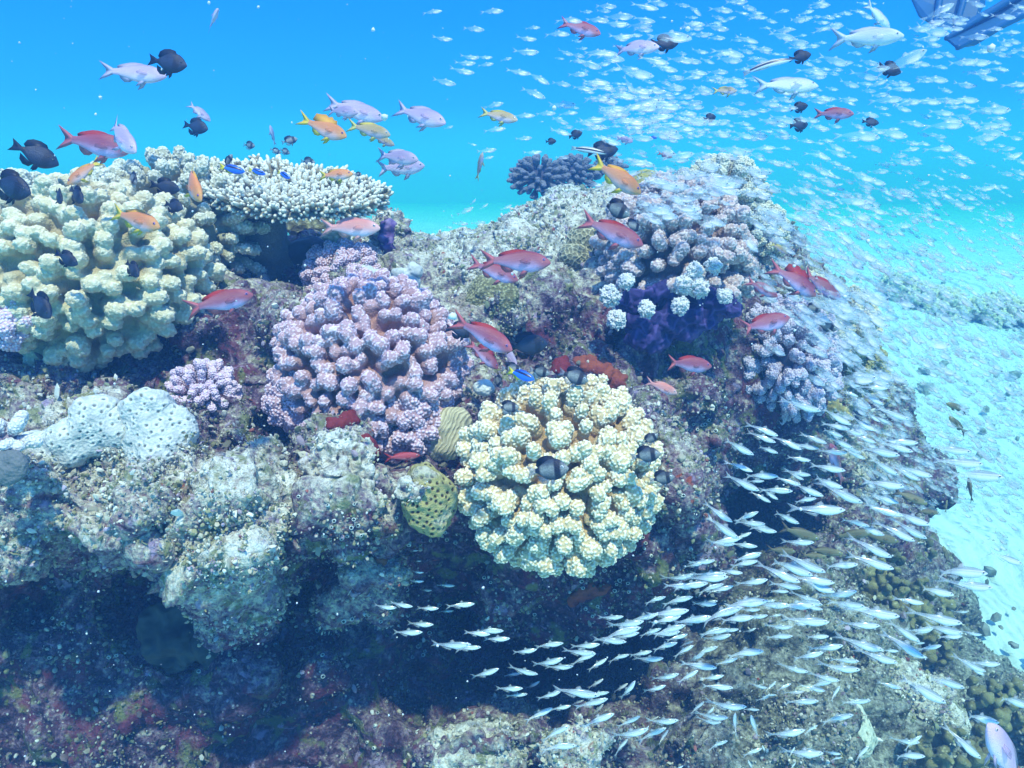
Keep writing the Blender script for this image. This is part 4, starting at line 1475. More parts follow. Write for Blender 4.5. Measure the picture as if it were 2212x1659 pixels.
# brown cave sweepers
BRN = ((.12, .11, .05), (.20, .17, .08), (.26, .22, .12), (.24, .24, .08), (.14, .12, .07), (.14, .12, .08))
FM['C'] = [anthias('brown_cave_fish', *BRN, deep=.85, bend=b) for b in (0, .25)]
SPOT = ((.40, .05, .06), (.48, .08, .10), (.70, .45, .45), (.5, .1, .1), (.4, .05, .06), (.4, .05, .06))
FM['H'] = [anthias('spotted_hawkfish', *SPOT, deep=.8)]

LEN = dict(P=.085, O=.085, Q=.09, R=.095, K=.09, T=.075, D=.085, S=.055, B=.045, W=.085, G=.13, C=.06, H=.07)
EYES = dict(P=(.400, .041, .034, .021), O=(.398, .041, .036, .022), Q=(.398, .041, .036, .022), R=(.400, .041, .034, .020), K=(.400, .041, .036, .021), T=(.400, .041, .034, .021),
            D=(.365, .058, .05, .03), S=(.365, .058, .05, .036), B=(.36, .058, .045, .024), W=(.42, .024, .012, .014), G=(.40, .041, .03, .016), C=(.40, .041, .02, .022), H=(.40, .041, .03, .022))
EYEM = dict(D=EYE_K, S=EYE_S, O=EYE_P, Q=EYE_P, R=EYE_P, W=EYE_K)


def orient(o, tail, head, d, yaw=0.0, roll=0.0):
    """lie from the tail point to the head point of the photo at depth d; yaw swings the head towards (+) the viewer"""
    d1, d0 = d, d
    A, Bp = P(*tail, d0), P(*head, d1)
    Lp = np.linalg.norm(Bp - A)
    xdir = (Bp - A) / Lp
    c = (A + Bp) / 2
    if yaw:
        view = c / np.linalg.norm(c)
        xdir = xdir * math.cos(yaw) - view * math.sin(yaw)
        xdir /= np.linalg.norm(xdir)
        Lp = Lp / max(.3, math.cos(yaw))
    up = UP - xdir * (UP @ xdir)
    if np.linalg.norm(up) < .25:
        up = up + RT * .4
        up = up - xdir * (up @ xdir)
    up /= np.linalg.norm(up)
    y = np.cross(up, xdir)
    if roll:
        up, y = up * math.cos(roll) + y * math.sin(roll), y * math.cos(roll) - up * math.sin(roll)
    M = Matrix([[xdir[0] * Lp, y[0] * Lp, up[0] * Lp, c[0]], [xdir[1] * Lp, y[1] * Lp, up[1] * Lp, c[1]], [xdir[2] * Lp, y[2] * Lp, up[2] * Lp, c[2]], [0, 0, 0, 1]])
    o.matrix_world = M
    return Lp


bpy.context.view_layer.update()
DG = bpy.context.evaluated_depsgraph_get()
SOLIDS = []
for o_ in list(COL.objects):
    if o_.type != 'MESH' or o_.name.split('.')[0] in ('reef', 'sand', 'algae_turf', 'rubble', 'sea_squirt', 'sea_urchin', 'far_coral', 'distant_coral'):
        continue
    mw = np.array(o_.matrix_world)
    c_ = verts(o_.data) @ mw[:3, :3].T + mw[:3, 3]
    dpt = c_ @ FWD
    X_ = (c_ @ RT) / dpt / HT * 1106 + 1106
    Y_ = 829.5 - (c_ @ UP) / dpt / VT * 829.5
    SOLIDS.append((X_.min(), X_.max(), Y_.min(), Y_.max(), BVHTree.FromObject(o_, DG), o_.matrix_world.inverted(), o_.matrix_world.copy()))


def hit_all(x, y):
    m = hit(x, y)[0] or 9
    r = ray(x, y)
    rv = Vector(r)
    for x0, x1, y0, y1, bv, inv, mw in SOLIDS:
        if not (x0 <= x <= x1 and y0 <= y <= y1):
            continue
        o0 = inv @ Vector((0, 0, 0))
        dv_ = (inv @ rv) - o0
        loc, *_ = bv.ray_cast(o0, dv_.normalized())
        if loc is not None:
            m = min(m, (mw @ loc).length / rv.length)
    return m


def clear_depth(pts, d, margin=.045):
    m = 9
    for (x, y) in pts:
        m = min(m, hit_all(x, y))
    return min(d, m - margin)


NAMES = dict(P='lilac_anthias', O='orange_anthias', Q='orange_anthias', R='red_anthias', K='pink_anthias', T='tan_anthias', D='dark_damselfish', S='striped_damselfish', B='blue_surgeonfish',
             W='striped_wrasse', G='pale_reef_fish', C='brown_cave_fish', H='spotted_hawkfish')
GRP = dict(P='lilac anthias over the reef', O='orange anthias over the reef', Q='orange anthias over the reef', R='red anthias along the reef wall', K='pink anthias over the reef', T='tan anthias over the reef',
           D='dark damselfish near the corals', S='small striped damselfish near the corals', B='small blue surgeonfish', W='striped wrasses', C='brown fish in the cave mouth')


FR = random.Random(21)


def add_fish(t, tail, head, label, yaw=0.0, roll=0.0, d=None, var=0):
    if yaw == 0:
        yaw = FR.uniform(-.38, .38)
        roll = FR.uniform(-.22, .22)
    Lpx = math.hypot(head[0] - tail[0], head[1] - tail[1]) / max(.3, math.cos(yaw))
    dd = d or LEN[t] / (Lpx * HT / 1106)
    dd = clear_depth([tail, head, ((tail[0] + head[0]) / 2, (tail[1] + head[1]) / 2)], min(dd, 4.5))
    me = FM[t][var % len(FM[t])]
    o = obj(NAMES[t], me, label=label, cat='fish', group=GRP.get(t))
    orient(o, tail, head, dd, yaw, roll)
    ex, ey, ez, er = EYES[t]
    for s_ in (-1, 1):
        e = obj('eye', EYEM.get(t, EYE), o)
        e.location = (ex, s_ * ey, ez)
        e.scale = (er,) * 3
    return o


A = add_fish
# --- upper left water
A('P', (452, 62), (470, 22), 'pale lilac fish near the top edge, turned head-on with its tail to the left', yaw=.9, roll=.2)
A('P', (222, 152), (353, 164), 'pale lilac fish whose nose is hidden by a dark damselfish, high on the left', var=0, d=1.5)
A('D', (318, 128), (406, 143), 'blue black damselfish with a faint bar, highest of the dark fish on the left', d=1.4)
A('P', (408, 222), (452, 260), 'small pale lilac fish diving just above a dark damselfish', var=1)
A('D', (393, 268), (452, 280), 'small blue black damselfish in open water above the table coral')
A('R', (122, 296), (285, 326), 'long dark red fish with a pink forked tail and lilac belly, left of the corals', d=1.25)
A('P', (216, 250), (301, 336), 'slim pinkish fish swimming steeply down across the long dark red one', var=1, yaw=.5)
A('D', (34, 316), (116, 352), 'blue black damselfish near the left edge above the cream coral', d=1.35)
A('O', (218, 345), (146, 398), 'pale peach fish with a yellow flank heading down to the left over the coral', var=0)
A('D', (-30, 385), (72, 420), 'large dark damselfish cut by the left edge', d=1.15)
A('S', (278, 368), (296, 400), 'small dark striped damselfish standing on its nose above the tan coral', yaw=.5)
A('D', (326, 398), (386, 410), 'dark damselfish with a pale flank settling between the tan corals')
A('O', (386, 348), (439, 441), 'slim orange fish swimming straight down beside the table coral', yaw=.6, var=1)
A('D', (148, 402), (182, 440), 'small dark damselfish head down over the cream coral, right of another', yaw=.6)
A('D', (120, 405), (134, 442), 'narrow dark damselfish over the cream coral near the left edge', yaw=.7)
A('D', (352, 438), (398, 452), 'dark damselfish hovering low in front of the tan coral')
A('O', (233, 455), (352, 494), 'orange fish with a yellow tail in front of the big cream coral', var=0)
A('R', (408, 668), (540, 638), 'bright pink red fish with a white belly below the cream coral', var=0)
A('D', (118, 545), (168, 572), 'blue black damselfish tucked between branches of the cream coral, the left one')
A('D', (270, 562), (302, 600), 'blue black damselfish tucked between branches of the cream coral, the right one', yaw=.4)
A('D', (60, 625), (112, 690), 'blurred dark blue damselfish in the shade under the cream coral', yaw=.3)
# --- around the table coral
A('S', (524, 312), (552, 316), 'small striped damselfish just above the left rim of the table coral')
A('P', (594, 312), (584, 274), 'tiny pale fish standing upright above the table coral', yaw=.5)
A('S', (608, 308), (642, 300), 'dark banded damselfish hovering highest above the table coral')
A('S', (584, 322), (606, 330), 'tiny dark damselfish low over the table coral, left of a pair')
A('S', (604, 322), (626, 332), 'tiny dark damselfish low over the table coral, right of a pair')
A('B', (474, 360), (528, 371), 'small blue surgeonfish with yellow tail on the left of the table coral', d=1.55)
A('B', (538, 366), (572, 376), 'tiny blue surgeonfish in the middle of the table coral', d=1.6)
A('B', (598, 370), (628, 386), 'tiny blue surgeonfish on the table coral right of the other two', d=1.6)
A('S', (484, 362), (502, 334), 'dark damselfish tail up beside the blue surgeonfish', yaw=.4)
A('S', (648, 348), (682, 352), 'banded damselfish over the right half of the table coral')
A('S', (764, 376), (782, 377), 'tiny banded damselfish at the right tip of the table coral', d=1.9)
A('O', (686, 380), (764, 376), 'deep orange oval fish with a yellow tail over the right rim of the table coral', var=0, d=1.25)
A('Q', (648, 262), (750, 296), 'big orange fish with its dorsal fin raised above the table coral', d=1.15)
A('P', (706, 222), (826, 256), 'pale lilac fish behind its overlapping twin above the orange fish', var=0, d=1.35)
A('P', (700, 236), (776, 244), 'pale lilac fish overlapping the left half of a longer lilac fish', var=1, d=1.25)
A('P', (848, 232), (966, 268), 'pale lilac fish with a black-edged forked tail, right of the table coral group', var=0, d=1.3)
A('T', (750, 270), (843, 292), 'tan yellow fish with a yellow forked tail nosing right below the lilac pair', var=0)
A('T', (802, 292), (852, 314), 'small orange brown fish just under the tan yellow one', var=1)
A('P', (810, 334), (906, 346), 'pale lilac fish with dark tail edge, upper of an overlapping pair', var=0, d=1.4)
A('P', (812, 366), (916, 358), 'pale lilac fish, lower of an overlapping pair right of the table coral', var=2, d=1.45)
A('T', (1034, 242), (1119, 260), 'tan fish with a yellow forked tail against open water in the centre', var=0)
A('T', (1030, 388), (1042, 332), 'small tan fish swimming straight up in the centre gap', yaw=.4)
A('K', (690, 492), (822, 493), 'peach pink fish with a forked tail in front of the purple pinnacle', var=0, d=1.3)
# --- centre
A('R', (1034, 562), (1190, 568), 'biggest red fish with a lilac belly at the centre of the reef', var=0, d=1.15)
A('R', (1012, 566), (1119, 606), 'red fish partly hidden under the biggest red fish', var=0, d=1.35)
A('R', (1251, 472), (1389, 530), 'red fish with a pale forked tail over the maze brain corals', var=0, d=1.35)
A('O', (1279, 348), (1385, 418), 'big orange fish with a bright yellow tail diving to the right at the skyline', var=0, d=1.2)
A('R', (984, 690), (1107, 758), 'slim red fish slanting down beside the mauve coral', var=2, yaw=.3)
A('R', (1012, 735), (1076, 797), 'red fish with raised fins diving below the slim red one', var=1)
A('P', (1082, 742), (1116, 792), 'small pinkish fish angled down next to the large grey damselfish', var=1, yaw=.4)
A('D', (962, 708), (1026, 720), 'grey black damselfish at the right edge of the mauve coral')
A('D', (1092, 752), (1184, 742), 'largest dark grey damselfish hovering over the dark centre wall', d=1.25)
A('S', (1082, 795), (1128, 800), 'striped damselfish behind the bright blue surgeonfish', d=1.38)
A('S', (1142, 798), (1188, 808), 'pale sided striped damselfish right of the bright blue surgeonfish', d=1.38)
A('S', (1206, 802), (1270, 824), 'larger scaly striped damselfish just above the pale coral', d=1.35)
A('S', (1066, 806), (1084, 838), 'small striped damselfish left of the bright blue surgeonfish', yaw=.4)
A('B', (1096, 800), (1154, 820), 'bright blue surgeonfish with yellow tail above the pale coral', d=1.2)
A('S', (1072, 880), (1122, 880), 'striped damselfish at the upper left of the pale coral')
A('S', (1138, 1020), (1228, 1012), 'dark damselfish with a pale tail in front of the pale coral', d=1.0)
A('S', (1362, 988), (1426, 980), 'striped damselfish on the right side of the pale coral, the larger one', d=1.2)
A('S', (1386, 960), (1422, 938), 'small striped damselfish above the larger one right of the pale coral')
A('S', (1402, 1038), (1456, 1030), 'slim striped damselfish below the other two right of the pale coral', yaw=.3)
A('S', (1298, 438), (1360, 466), 'scaly dark damselfish with a pale tail under the orange fish', d=1.35)
A('S', (1344, 478), (1386, 496), 'small dark damselfish perched on the fawn coral')
A('S', (1736, 660), (1772, 672), 'striped damselfish with a pale patch beside the cream knobs, upper one')
A('S', (1762, 698), (1806, 712), 'striped damselfish with a pale patch beside the cream knobs, lower one')
A('R', (1430, 782), (1540, 792), 'dark red fish curled like a bow in the shade of the right wall', var=2, d=1.45)
A('K', (1394, 824), (1463, 850), 'small lilac fish with an orange back under the curled red fish', var=1)
A('R', (1670, 570), (1766, 642), 'dusky red fish with raised dorsal fin, left of a pair on the right', var=1, d=1.5)
A('R', (1735, 588), (1812, 645), 'dusky red fish, right of a pair near the right shoulder', var=0, d=1.7)
A('R', (1612, 606), (1678, 640), 'dusky red fish over the ruffled purple sponge', var=0, d=1.6)
A('R', (1588, 718), (1710, 684), 'dusky red fish pointing up right over the lilac coral', var=2, d=1.45)
A('R', (1824, 1056), (1792, 955), 'pinkish red fish swimming straight up in front of the right slope', yaw=.5, var=0, d=1.3)
A('T', (1664, 525), (1702, 548), 'small orange backed fish in the dark notch of the right skyline')
A('H', (830, 990), (906, 984), 'red and white spotted fish resting under the mauve coral', d=1.36)
# --- upper right
A('R', (1206, 48), (1298, 74), 'dusky red fish near the top edge among glassfish', var=0, d=1.5)
A('P', (1326, 104), (1422, 102), 'lilac fish with a violet forked tail in the glassfish school', var=1, d=1.5)
A('D', (1404, 92), (1466, 94), 'dark damselfish mostly hidden behind a glassfish near the top', d=1.7)
A('D', (1706, 128), (1750, 118), 'black damselfish in the middle of the upper right school', d=1.7)
A('D', (1896, 140), (1946, 158), 'dark damselfish below the large pale fish at the upper right', d=1.8)
A('D', (1708, 236), (1744, 228), 'black damselfish under the pale blue parrot-shaped fish', d=2.0)
A('D', (1862, 262), (1898, 266), 'dark damselfish in the glassfish above the right shoulder', d=2.2)
A('D', (1702, 272), (1748, 268), 'dark damselfish low in the dense school on the right', d=2.2)
A('W', (1612, 146), (1712, 128), 'striped wrasse with a dark side line in the upper right', var=1, d=1.4)
A('W', (1234, 316), (1312, 332), 'curved striped wrasse over the distant dark coral head', var=1, d=1.4)
A('G', (1624, 184), (1770, 186), 'large pale blue fish with a dark back in the upper right school', d=1.35)
A('G', (1800, 85), (1942, 78), 'largest silvery pale fish at the upper right', d=1.3)
A('G', (1870, 6), (1922, 62), 'silvery fish diving towards the largest pale one', d=1.6)
A('P', (1330, 298), (1368, 306), 'small pink fish right of the pale round fish over the skyline', var=0, d=1.9)
A('T', (1536, 196), (1594, 196), 'small yellow fish in the glassfish school', var=0, d=2.0)
A('D', (1228, 296), (1258, 286), 'dark damselfish above the distant dark coral head, right one', d=2.3)
A('D', (1178, 306), (1202, 305), 'dark damselfish above the distant dark coral head, left one', d=2.4)
A('B', (1402, 296), (1420, 298), 'tiny blue fish among the glassfish', d=2.2)
A('D', (1518, 258), (1548, 252), 'dark damselfish beneath the small yellow fish', d=2.3)
A('D', (1266, 330), (1336, 322), 'dark fish half hidden by glassfish near the wrasse', d=2.0)
A('R', (1420, 330), (1452, 340), 'small reddish fish behind the diving orange fish', d=2.2)
A('R', (1762, 246), (1838, 246), 'slim dark red fish in the school over the right shoulder', var=0, d=2.0, yaw=.4)
# --- over the sand
A('C', (2092, 890), (2042, 870), 'brown fish over the pale sand, upper one', d=1.9)
A('C', (2090, 940), (2048, 898), 'brown fish over the pale sand just below the upper one', d=2.0)
A('C', (2100, 1085), (2092, 1032), 'brown fish pointing up over the sand at the right', d=2.0)
A('C', (2088, 1010), (2070, 990), 'small brown fish near the reef edge over the sand', d=2.3)
A('C', (2042, 1108), (2046, 1080), 'dark fish at the outer corner of the reef slope', d=2.3)
A('C', (2048, 1216), (2038, 1180), 'dark little fish by the sand beside the olive lobed coral', d=2.2)
for k, (t_, h_) in enumerate([((1680, 1138), (1772, 1166)), ((1655, 1188), (1720, 1192)), ((1745, 1186), (1816, 1196)), ((1728, 1200), (1782, 1202)), ((1800, 1160), (1880, 1150)), ((1855, 1150), (1940, 1170)),
                              ((1930, 1060), (2000, 1088)), ((1980, 1104), (2030, 1108))]):
    A('C', t_, h_, 'olive brown fish sheltering in the cave mouth behind the silver fish', var=k, d=1.75)
A('P', (2215, 1720), (2128, 1552), 'large pale pink fish very close to the lens at the bottom right corner', d=.55, yaw=.3)
print('T fish', time.time() - T0)

# ------------------------------------------------------------------ the silver and glassy schools
n = NT('silver_body')
x, z = n.pos(0), n.pos(2)
zz = n.mapr(z, -.095, .095)
xx = n.mapr(x, -.5, .5)
col = n.ramp(zz, [(0, (.80, .86, .90)), (.45, (.86, .90, .92)), (.62, (.55, .62, .62)), (.68, (.90, .93, .92)), (.74, (.40, .50, .50)), (1, (.30, .40, .38))])
col = n.mix(n.ramp(n.voro(26), [(.12, .55), (.2, 0.0)]), col, (.10, .13, .16))
n.fin(col, .22, .8)
n.b.inputs['Metallic'].default_value = .15
front = n.ramp(xx, [(.34, .0), (.56, 1.0)])
low = n.ramp(zz, [(.5, 1.0), (.95, .55)])
al = n.math('MULTIPLY_ADD', front, .62, .30)
n.see_through(n.math('MULTIPLY', al, low))
M_silver = n.m
n = NT('glass_body')
x, z = n.pos(0), n.pos(2)
zz = n.mapr(z, -.12, .12)
xx = n.mapr(x, -.5, .5)
col = n.ramp(zz, [(0, (.70, .80, .86)), (1, (.48, .62, .70))])
gut = n.math('MULTIPLY', n.ramp(xx, [(.52, 0.0), (.62, 1.0), (.78, 1.0), (.86, .3)]), n.ramp(zz, [(.15, 1.0), (.6, 0.0)]))
col = n.mix(gut, col, (.95, .86, .90))
col = n.mix(n.ramp(n.voro(20), [(.10, .5), (.18, 0.0)]), col, (.14, .18, .22))
n.fin(col, .25, .6)
al = n.math('ADD', n.ramp(xx, [(.1, .07), (.5, .16), (.75, .28), (.95, .42)]), n.math('MULTIPLY', gut, .42))
n.see_through(al)
M_glass = n.m
f_s = mat_fin('glass_fin', (.75, .84, .86), .30)
SL_TOP = [(0, .005), (.05, .030), (.15, .060), (.30, .085), (.45, .090), (.65, .072), (.85, .040), (1, .024)]
SL_BOT = [(0, -.007), (.05, -.036), (.15, -.072), (.30, -.102), (.42, -.106), (.60, -.072), (.8, -.036), (1, -.022)]
SL_W = [(0, .004), (.08, .022), (.25, .040), (.45, .036), (.8, .014), (1, .007)]
GL_TOP = [(t, v * 1.25) for t, v in SL_TOP]
GL_BOT = [(t, v * 1.25) for t, v in SL_BOT]
S_TAIL = [(-.32, 0), (-.31, .022), (-.40, .06), (-.50, .10), (-.43, .025), (-.41, 0), (-.43, -.025), (-.50, -.10), (-.40, -.06), (-.31, -.02)]
S_DOR = [(.05, .07), (.12, .078), (.07, .15), (.0, .12), (-.02, .075)]
S_ANAL = [(-.05, -.07), (.03, -.085), (-.02, -.135), (-.12, -.10), (-.25, -.045)]
SILV = [fish_mesh('silver_fish', SL_TOP, SL_BOT, SL_W, S_TAIL, S_DOR, S_ANAL, [M_silver, f_s, f_s, f_s], None, None, b, 12, 8, -.33) for b in (0, .3, -.3, .55, -.5)]
GLAS = [fish_mesh('glass_fish', GL_TOP, GL_BOT, SL_W, S_TAIL, S_DOR, S_ANAL, [M_glass, f_s, f_s, f_s], None, None, b, 12, 8, -.33) for b in (0, .3, -.3, .5)]


def school_fish(kind, tail, head, d, label, group, yaw=0, roll=0, rnd=0):
    me = (SILV if kind == 's' else GLAS)[rnd % (5 if kind == 's' else 4)]
    o = obj('silver_fish' if kind == 's' else 'glassfish', me, label=label, cat='fish', group=group)
    orient(o, tail, head, d, yaw, roll)
    for s_ in (-1, 1):
        e = obj('eye', EYE_S, o)
        e.location = (.405, s_ * .027, .018 if kind == 's' else .022)
        e.scale = (.026,) * 3


SC = [
 (1106, 1244, '1500,40,1870,5 1300,85,1590,85 1580,130,1830,70 1680,145,1915,85 1930,80,2212,30 1130,225,1330,180 1280,235,1565,180 1150,345,1530,295 1180,410,1460,345 1790,250,2210,215 1600,375,1990,270 1960,300,2145,290 2000,370,2212,340 1440,390,1600,355 740,375,965,350 830,455,1140,390 750,520,1115,445 870,540,1100,490 1090,510,1290,455 1170,520,1455,480 1200,500,1500,425 1600,500,1880,460 1780,480,1960,460 2000,500,2110,450 190,605,445,580 500,620,760,590 690,545,990,570 0,670,215,635 430,660,720,665 170,795,445,710 490,750,725,670 280,800,530,780 650,810,820,715 820,720,1015,680 1010,690,1210,650 1050,735,1310,710 1200,630,1430,575 1380,690,1570,600 1430,600,1570,565 1540,680,1780,610 1820,670,2175,650 1750,770,1950,710 1440,750,1770,795 1620,900,1830,860 -40,800,225,850 -80,860,80,840 100,990,240,910 -150,980,95,970 -60,1040,135,1020 340,975,760,1035 210,1065,420,1000 650,975,790,890 640,1030,840,1005 530,1140,830,1060 510,1110,620,1075 690,1220,790,1105 110,1250,350,1140 320,1160,510,1120 590,1290,885,1190 870,1010,1000,930 930,1090,1065,905 1130,1010,1330,945 1200,910,1445,845 1420,920,1610,815 1630,950,1910,965 900,1310,1110,1210 1160,1280,1440,1245 1190,1250,1270,1215 1580,1220,1870,1225 1530,1190,1660,1085 1680,1130,2030,1130 1980,1140,2140,1160 1920,1370,1930,1180 2135,1420,2065,1200 1670,1480,1865,1425 1980,1550,2160,1490 860,1420,1180,1320 870,1540,1000,1410 1260,1450,1350,1330 245,1410,495,1295 235,1470,560,1465 2050,940,2212,970 2090,1690,2040,1590 1400,1680,1480,1640'),
 (553, 1244, '1320,50,1450,45 1550,75,1720,85 1400,120,1520,125 1000,265,1215,275 1140,235,1355,265 1380,280,1580,280 1570,310,1710,300 1640,260,1890,240 1290,415,1535,420 1170,495,1440,485 1790,485,2025,505 1870,465,2140,475 1960,550,2195,540 1500,615,1860,590 1720,625,1945,615 1850,890,2100,800'),
 (553, 829, '1330,1445,1400,1440 1360,1535,1430,1530 1340,1630,1450,1630'),
 (1106, 829, '2040,340,2300,450 1810,470,2090,615 2110,530,2300,600 1980,780,2300,800 1830,780,2140,925 2020,840,2180,840 2140,900,2300,1000 1670,1140,1960,1340 1680,1380,1985,1330 1680,1375,1930,1385 1900,1190,2130,1105 1930,1200,2190,1210 2030,1230,2290,1280 1890,1530,2155,1460 1860,1570,2125,1530 1480,1590,1660,1540 1520,1560,1755,1525 1560,1659,1855,1640 1770,1610,1995,1635'),
 (1659, 829, '120,150,460,235 640,50,780,110 800,20,1035,40 800,80,1000,180 920,90,1040,130 830,240,970,330 440,210,720,355 450,340,710,390 450,380,650,460 730,350,900,400 940,210,1220,310 280,430,510,515 50,440,290,570 200,520,440,560 500,450,740,560 720,430,935,510 760,540,1140,620 1000,490,1300,510 350,700,670,750 870,640,1130,790 1090,710,1420,800 150,760,370,790 70,800,190,850 360,800,650,900 190,860,480,970 450,870,820,1030 800,840,1180,890 870,950,1130,1030 200,1010,420,990 190,1080,670,1090 820,1030,1120,1140 1050,1100,1400,1220 30,1090,270,1210 950,1200,1270,1360 120,1370,400,1370 720,1340,1070,1500 -20,1490,390,1659 120,1480,500,1630 450,1570,780,1560 700,1480,1090,1600 1500,760,2040,810 1380,550,1760,590 1370,1590,1900,1640 1900,1450,2200,1560 650,0,800,20'),
 (1659, 1244, '0,60,290,105 210,10,575,60 0,125,180,135 200,160,450,225 450,200,770,130 60,270,410,250 120,380,530,400 0,350,115,335 -20,450,210,440 -40,520,215,520 500,220,840,265 700,290,1140,350 640,420,970,430 1260,90,1610,165 1250,330,1680,410 1200,490,1430,450 1460,530,1680,520 1680,490,1850,510 1280,640,1500,600 350,640,650,600 610,550,1000,640 970,640,1130,650 780,660,1120,750 1000,490,1350,710 1230,650,1380,710 210,720,480,660 450,790,800,810 90,780,350,830 360,860,620,905 320,950,560,910 -30,1000,70,910 60,990,200,930 530,1080,620,950 140,1090,440,1080 620,1100,890,1075 950,920,1150,970 1130,870,1540,1100 1350,850,1700,970 1680,720,1870,860 1740,760,2010,760 1650,1180,2000,1270 0,1400,320,1330 290,1360,430,1290 430,1250,740,1200 130,1540,480,1530 480,1520,630,1540 520,1580,640,1570 730,1600,870,1470 1050,1530,1360,1560 1140,1490,1330,1380 1560,1330,1840,1580 1930,1000,2280,1140 180,1680,240,1610'),
]
rg = random.Random(9)
nsil = 0
for ox, oy, txt in SC:
    for q_ in txt.split():
        a0, b0, a1, b1 = map(float, q_.split(','))
        tl = (ox + a0 * .25, oy + b0 * .25)
        hd = (ox + a1 * .25, oy + b1 * .25)
        Lx = math.hypot(hd[0] - tl[0], hd[1] - tl[1])
        steep = abs(hd[1] - tl[1]) / Lx
        Lr = .052 if Lx > 60 else .042
        d = max(.62, min(1.75, Lr / (Lx * HT / 1106)))
        d = clear_depth([tl, hd], d, .05)
        cx_ = (tl[0] + hd[0]) / 2
        cy_ = (tl[1] + hd[1]) / 2
        reg = ('in front of the right reef slope' if cx_ > 1660 else 'over the rubble under the cave' if cy_ > 1330 and cx_ > 1400 else 'in front of the cave mouth' if cx_ > 1400 else 'in the dark hollow under the pale coral')
        school_fish('s', tl, hd, d, 'slender silver fish with a glassy tail ' + reg, 'slender silver fish streaming past the cave', rnd=rg.randrange(5), roll=rg.uniform(-.2, .2))
        nsil += 1
        if cx_ > 1350 and rg.random() < .42:
            ox_, oy_ = rg.uniform(-60, 60), rg.uniform(-45, 45)
            t2, h2 = (tl[0] + ox_, tl[1] + oy_), (hd[0] + ox_, hd[1] + oy_ + rg.uniform(-8, 8))
            d2 = clear_depth([t2, h2], d * rg.uniform(1.05, 1.3), .05)
            m2 = ((t2[0] + h2[0]) / 2, (t2[1] + h2[1]) / 2)
            k2 = rg.uniform(.7, .95)
            t2 = (m2[0] + (t2[0] - m2[0]) * k2, m2[1] + (t2[1] - m2[1]) * k2)
            h2 = (m2[0] + (h2[0] - m2[0]) * k2, m2[1] + (h2[1] - m2[1]) * k2)
            if nsil < 300:
                school_fish('s', t2, h2, d2, 'slender silver fish with a glassy tail ' + reg, 'slender silver fish streaming past the cave', rnd=rg.randrange(5), roll=rg.uniform(-.3, .3), yaw=rg.uniform(-.3, .3))
                nsil += 1

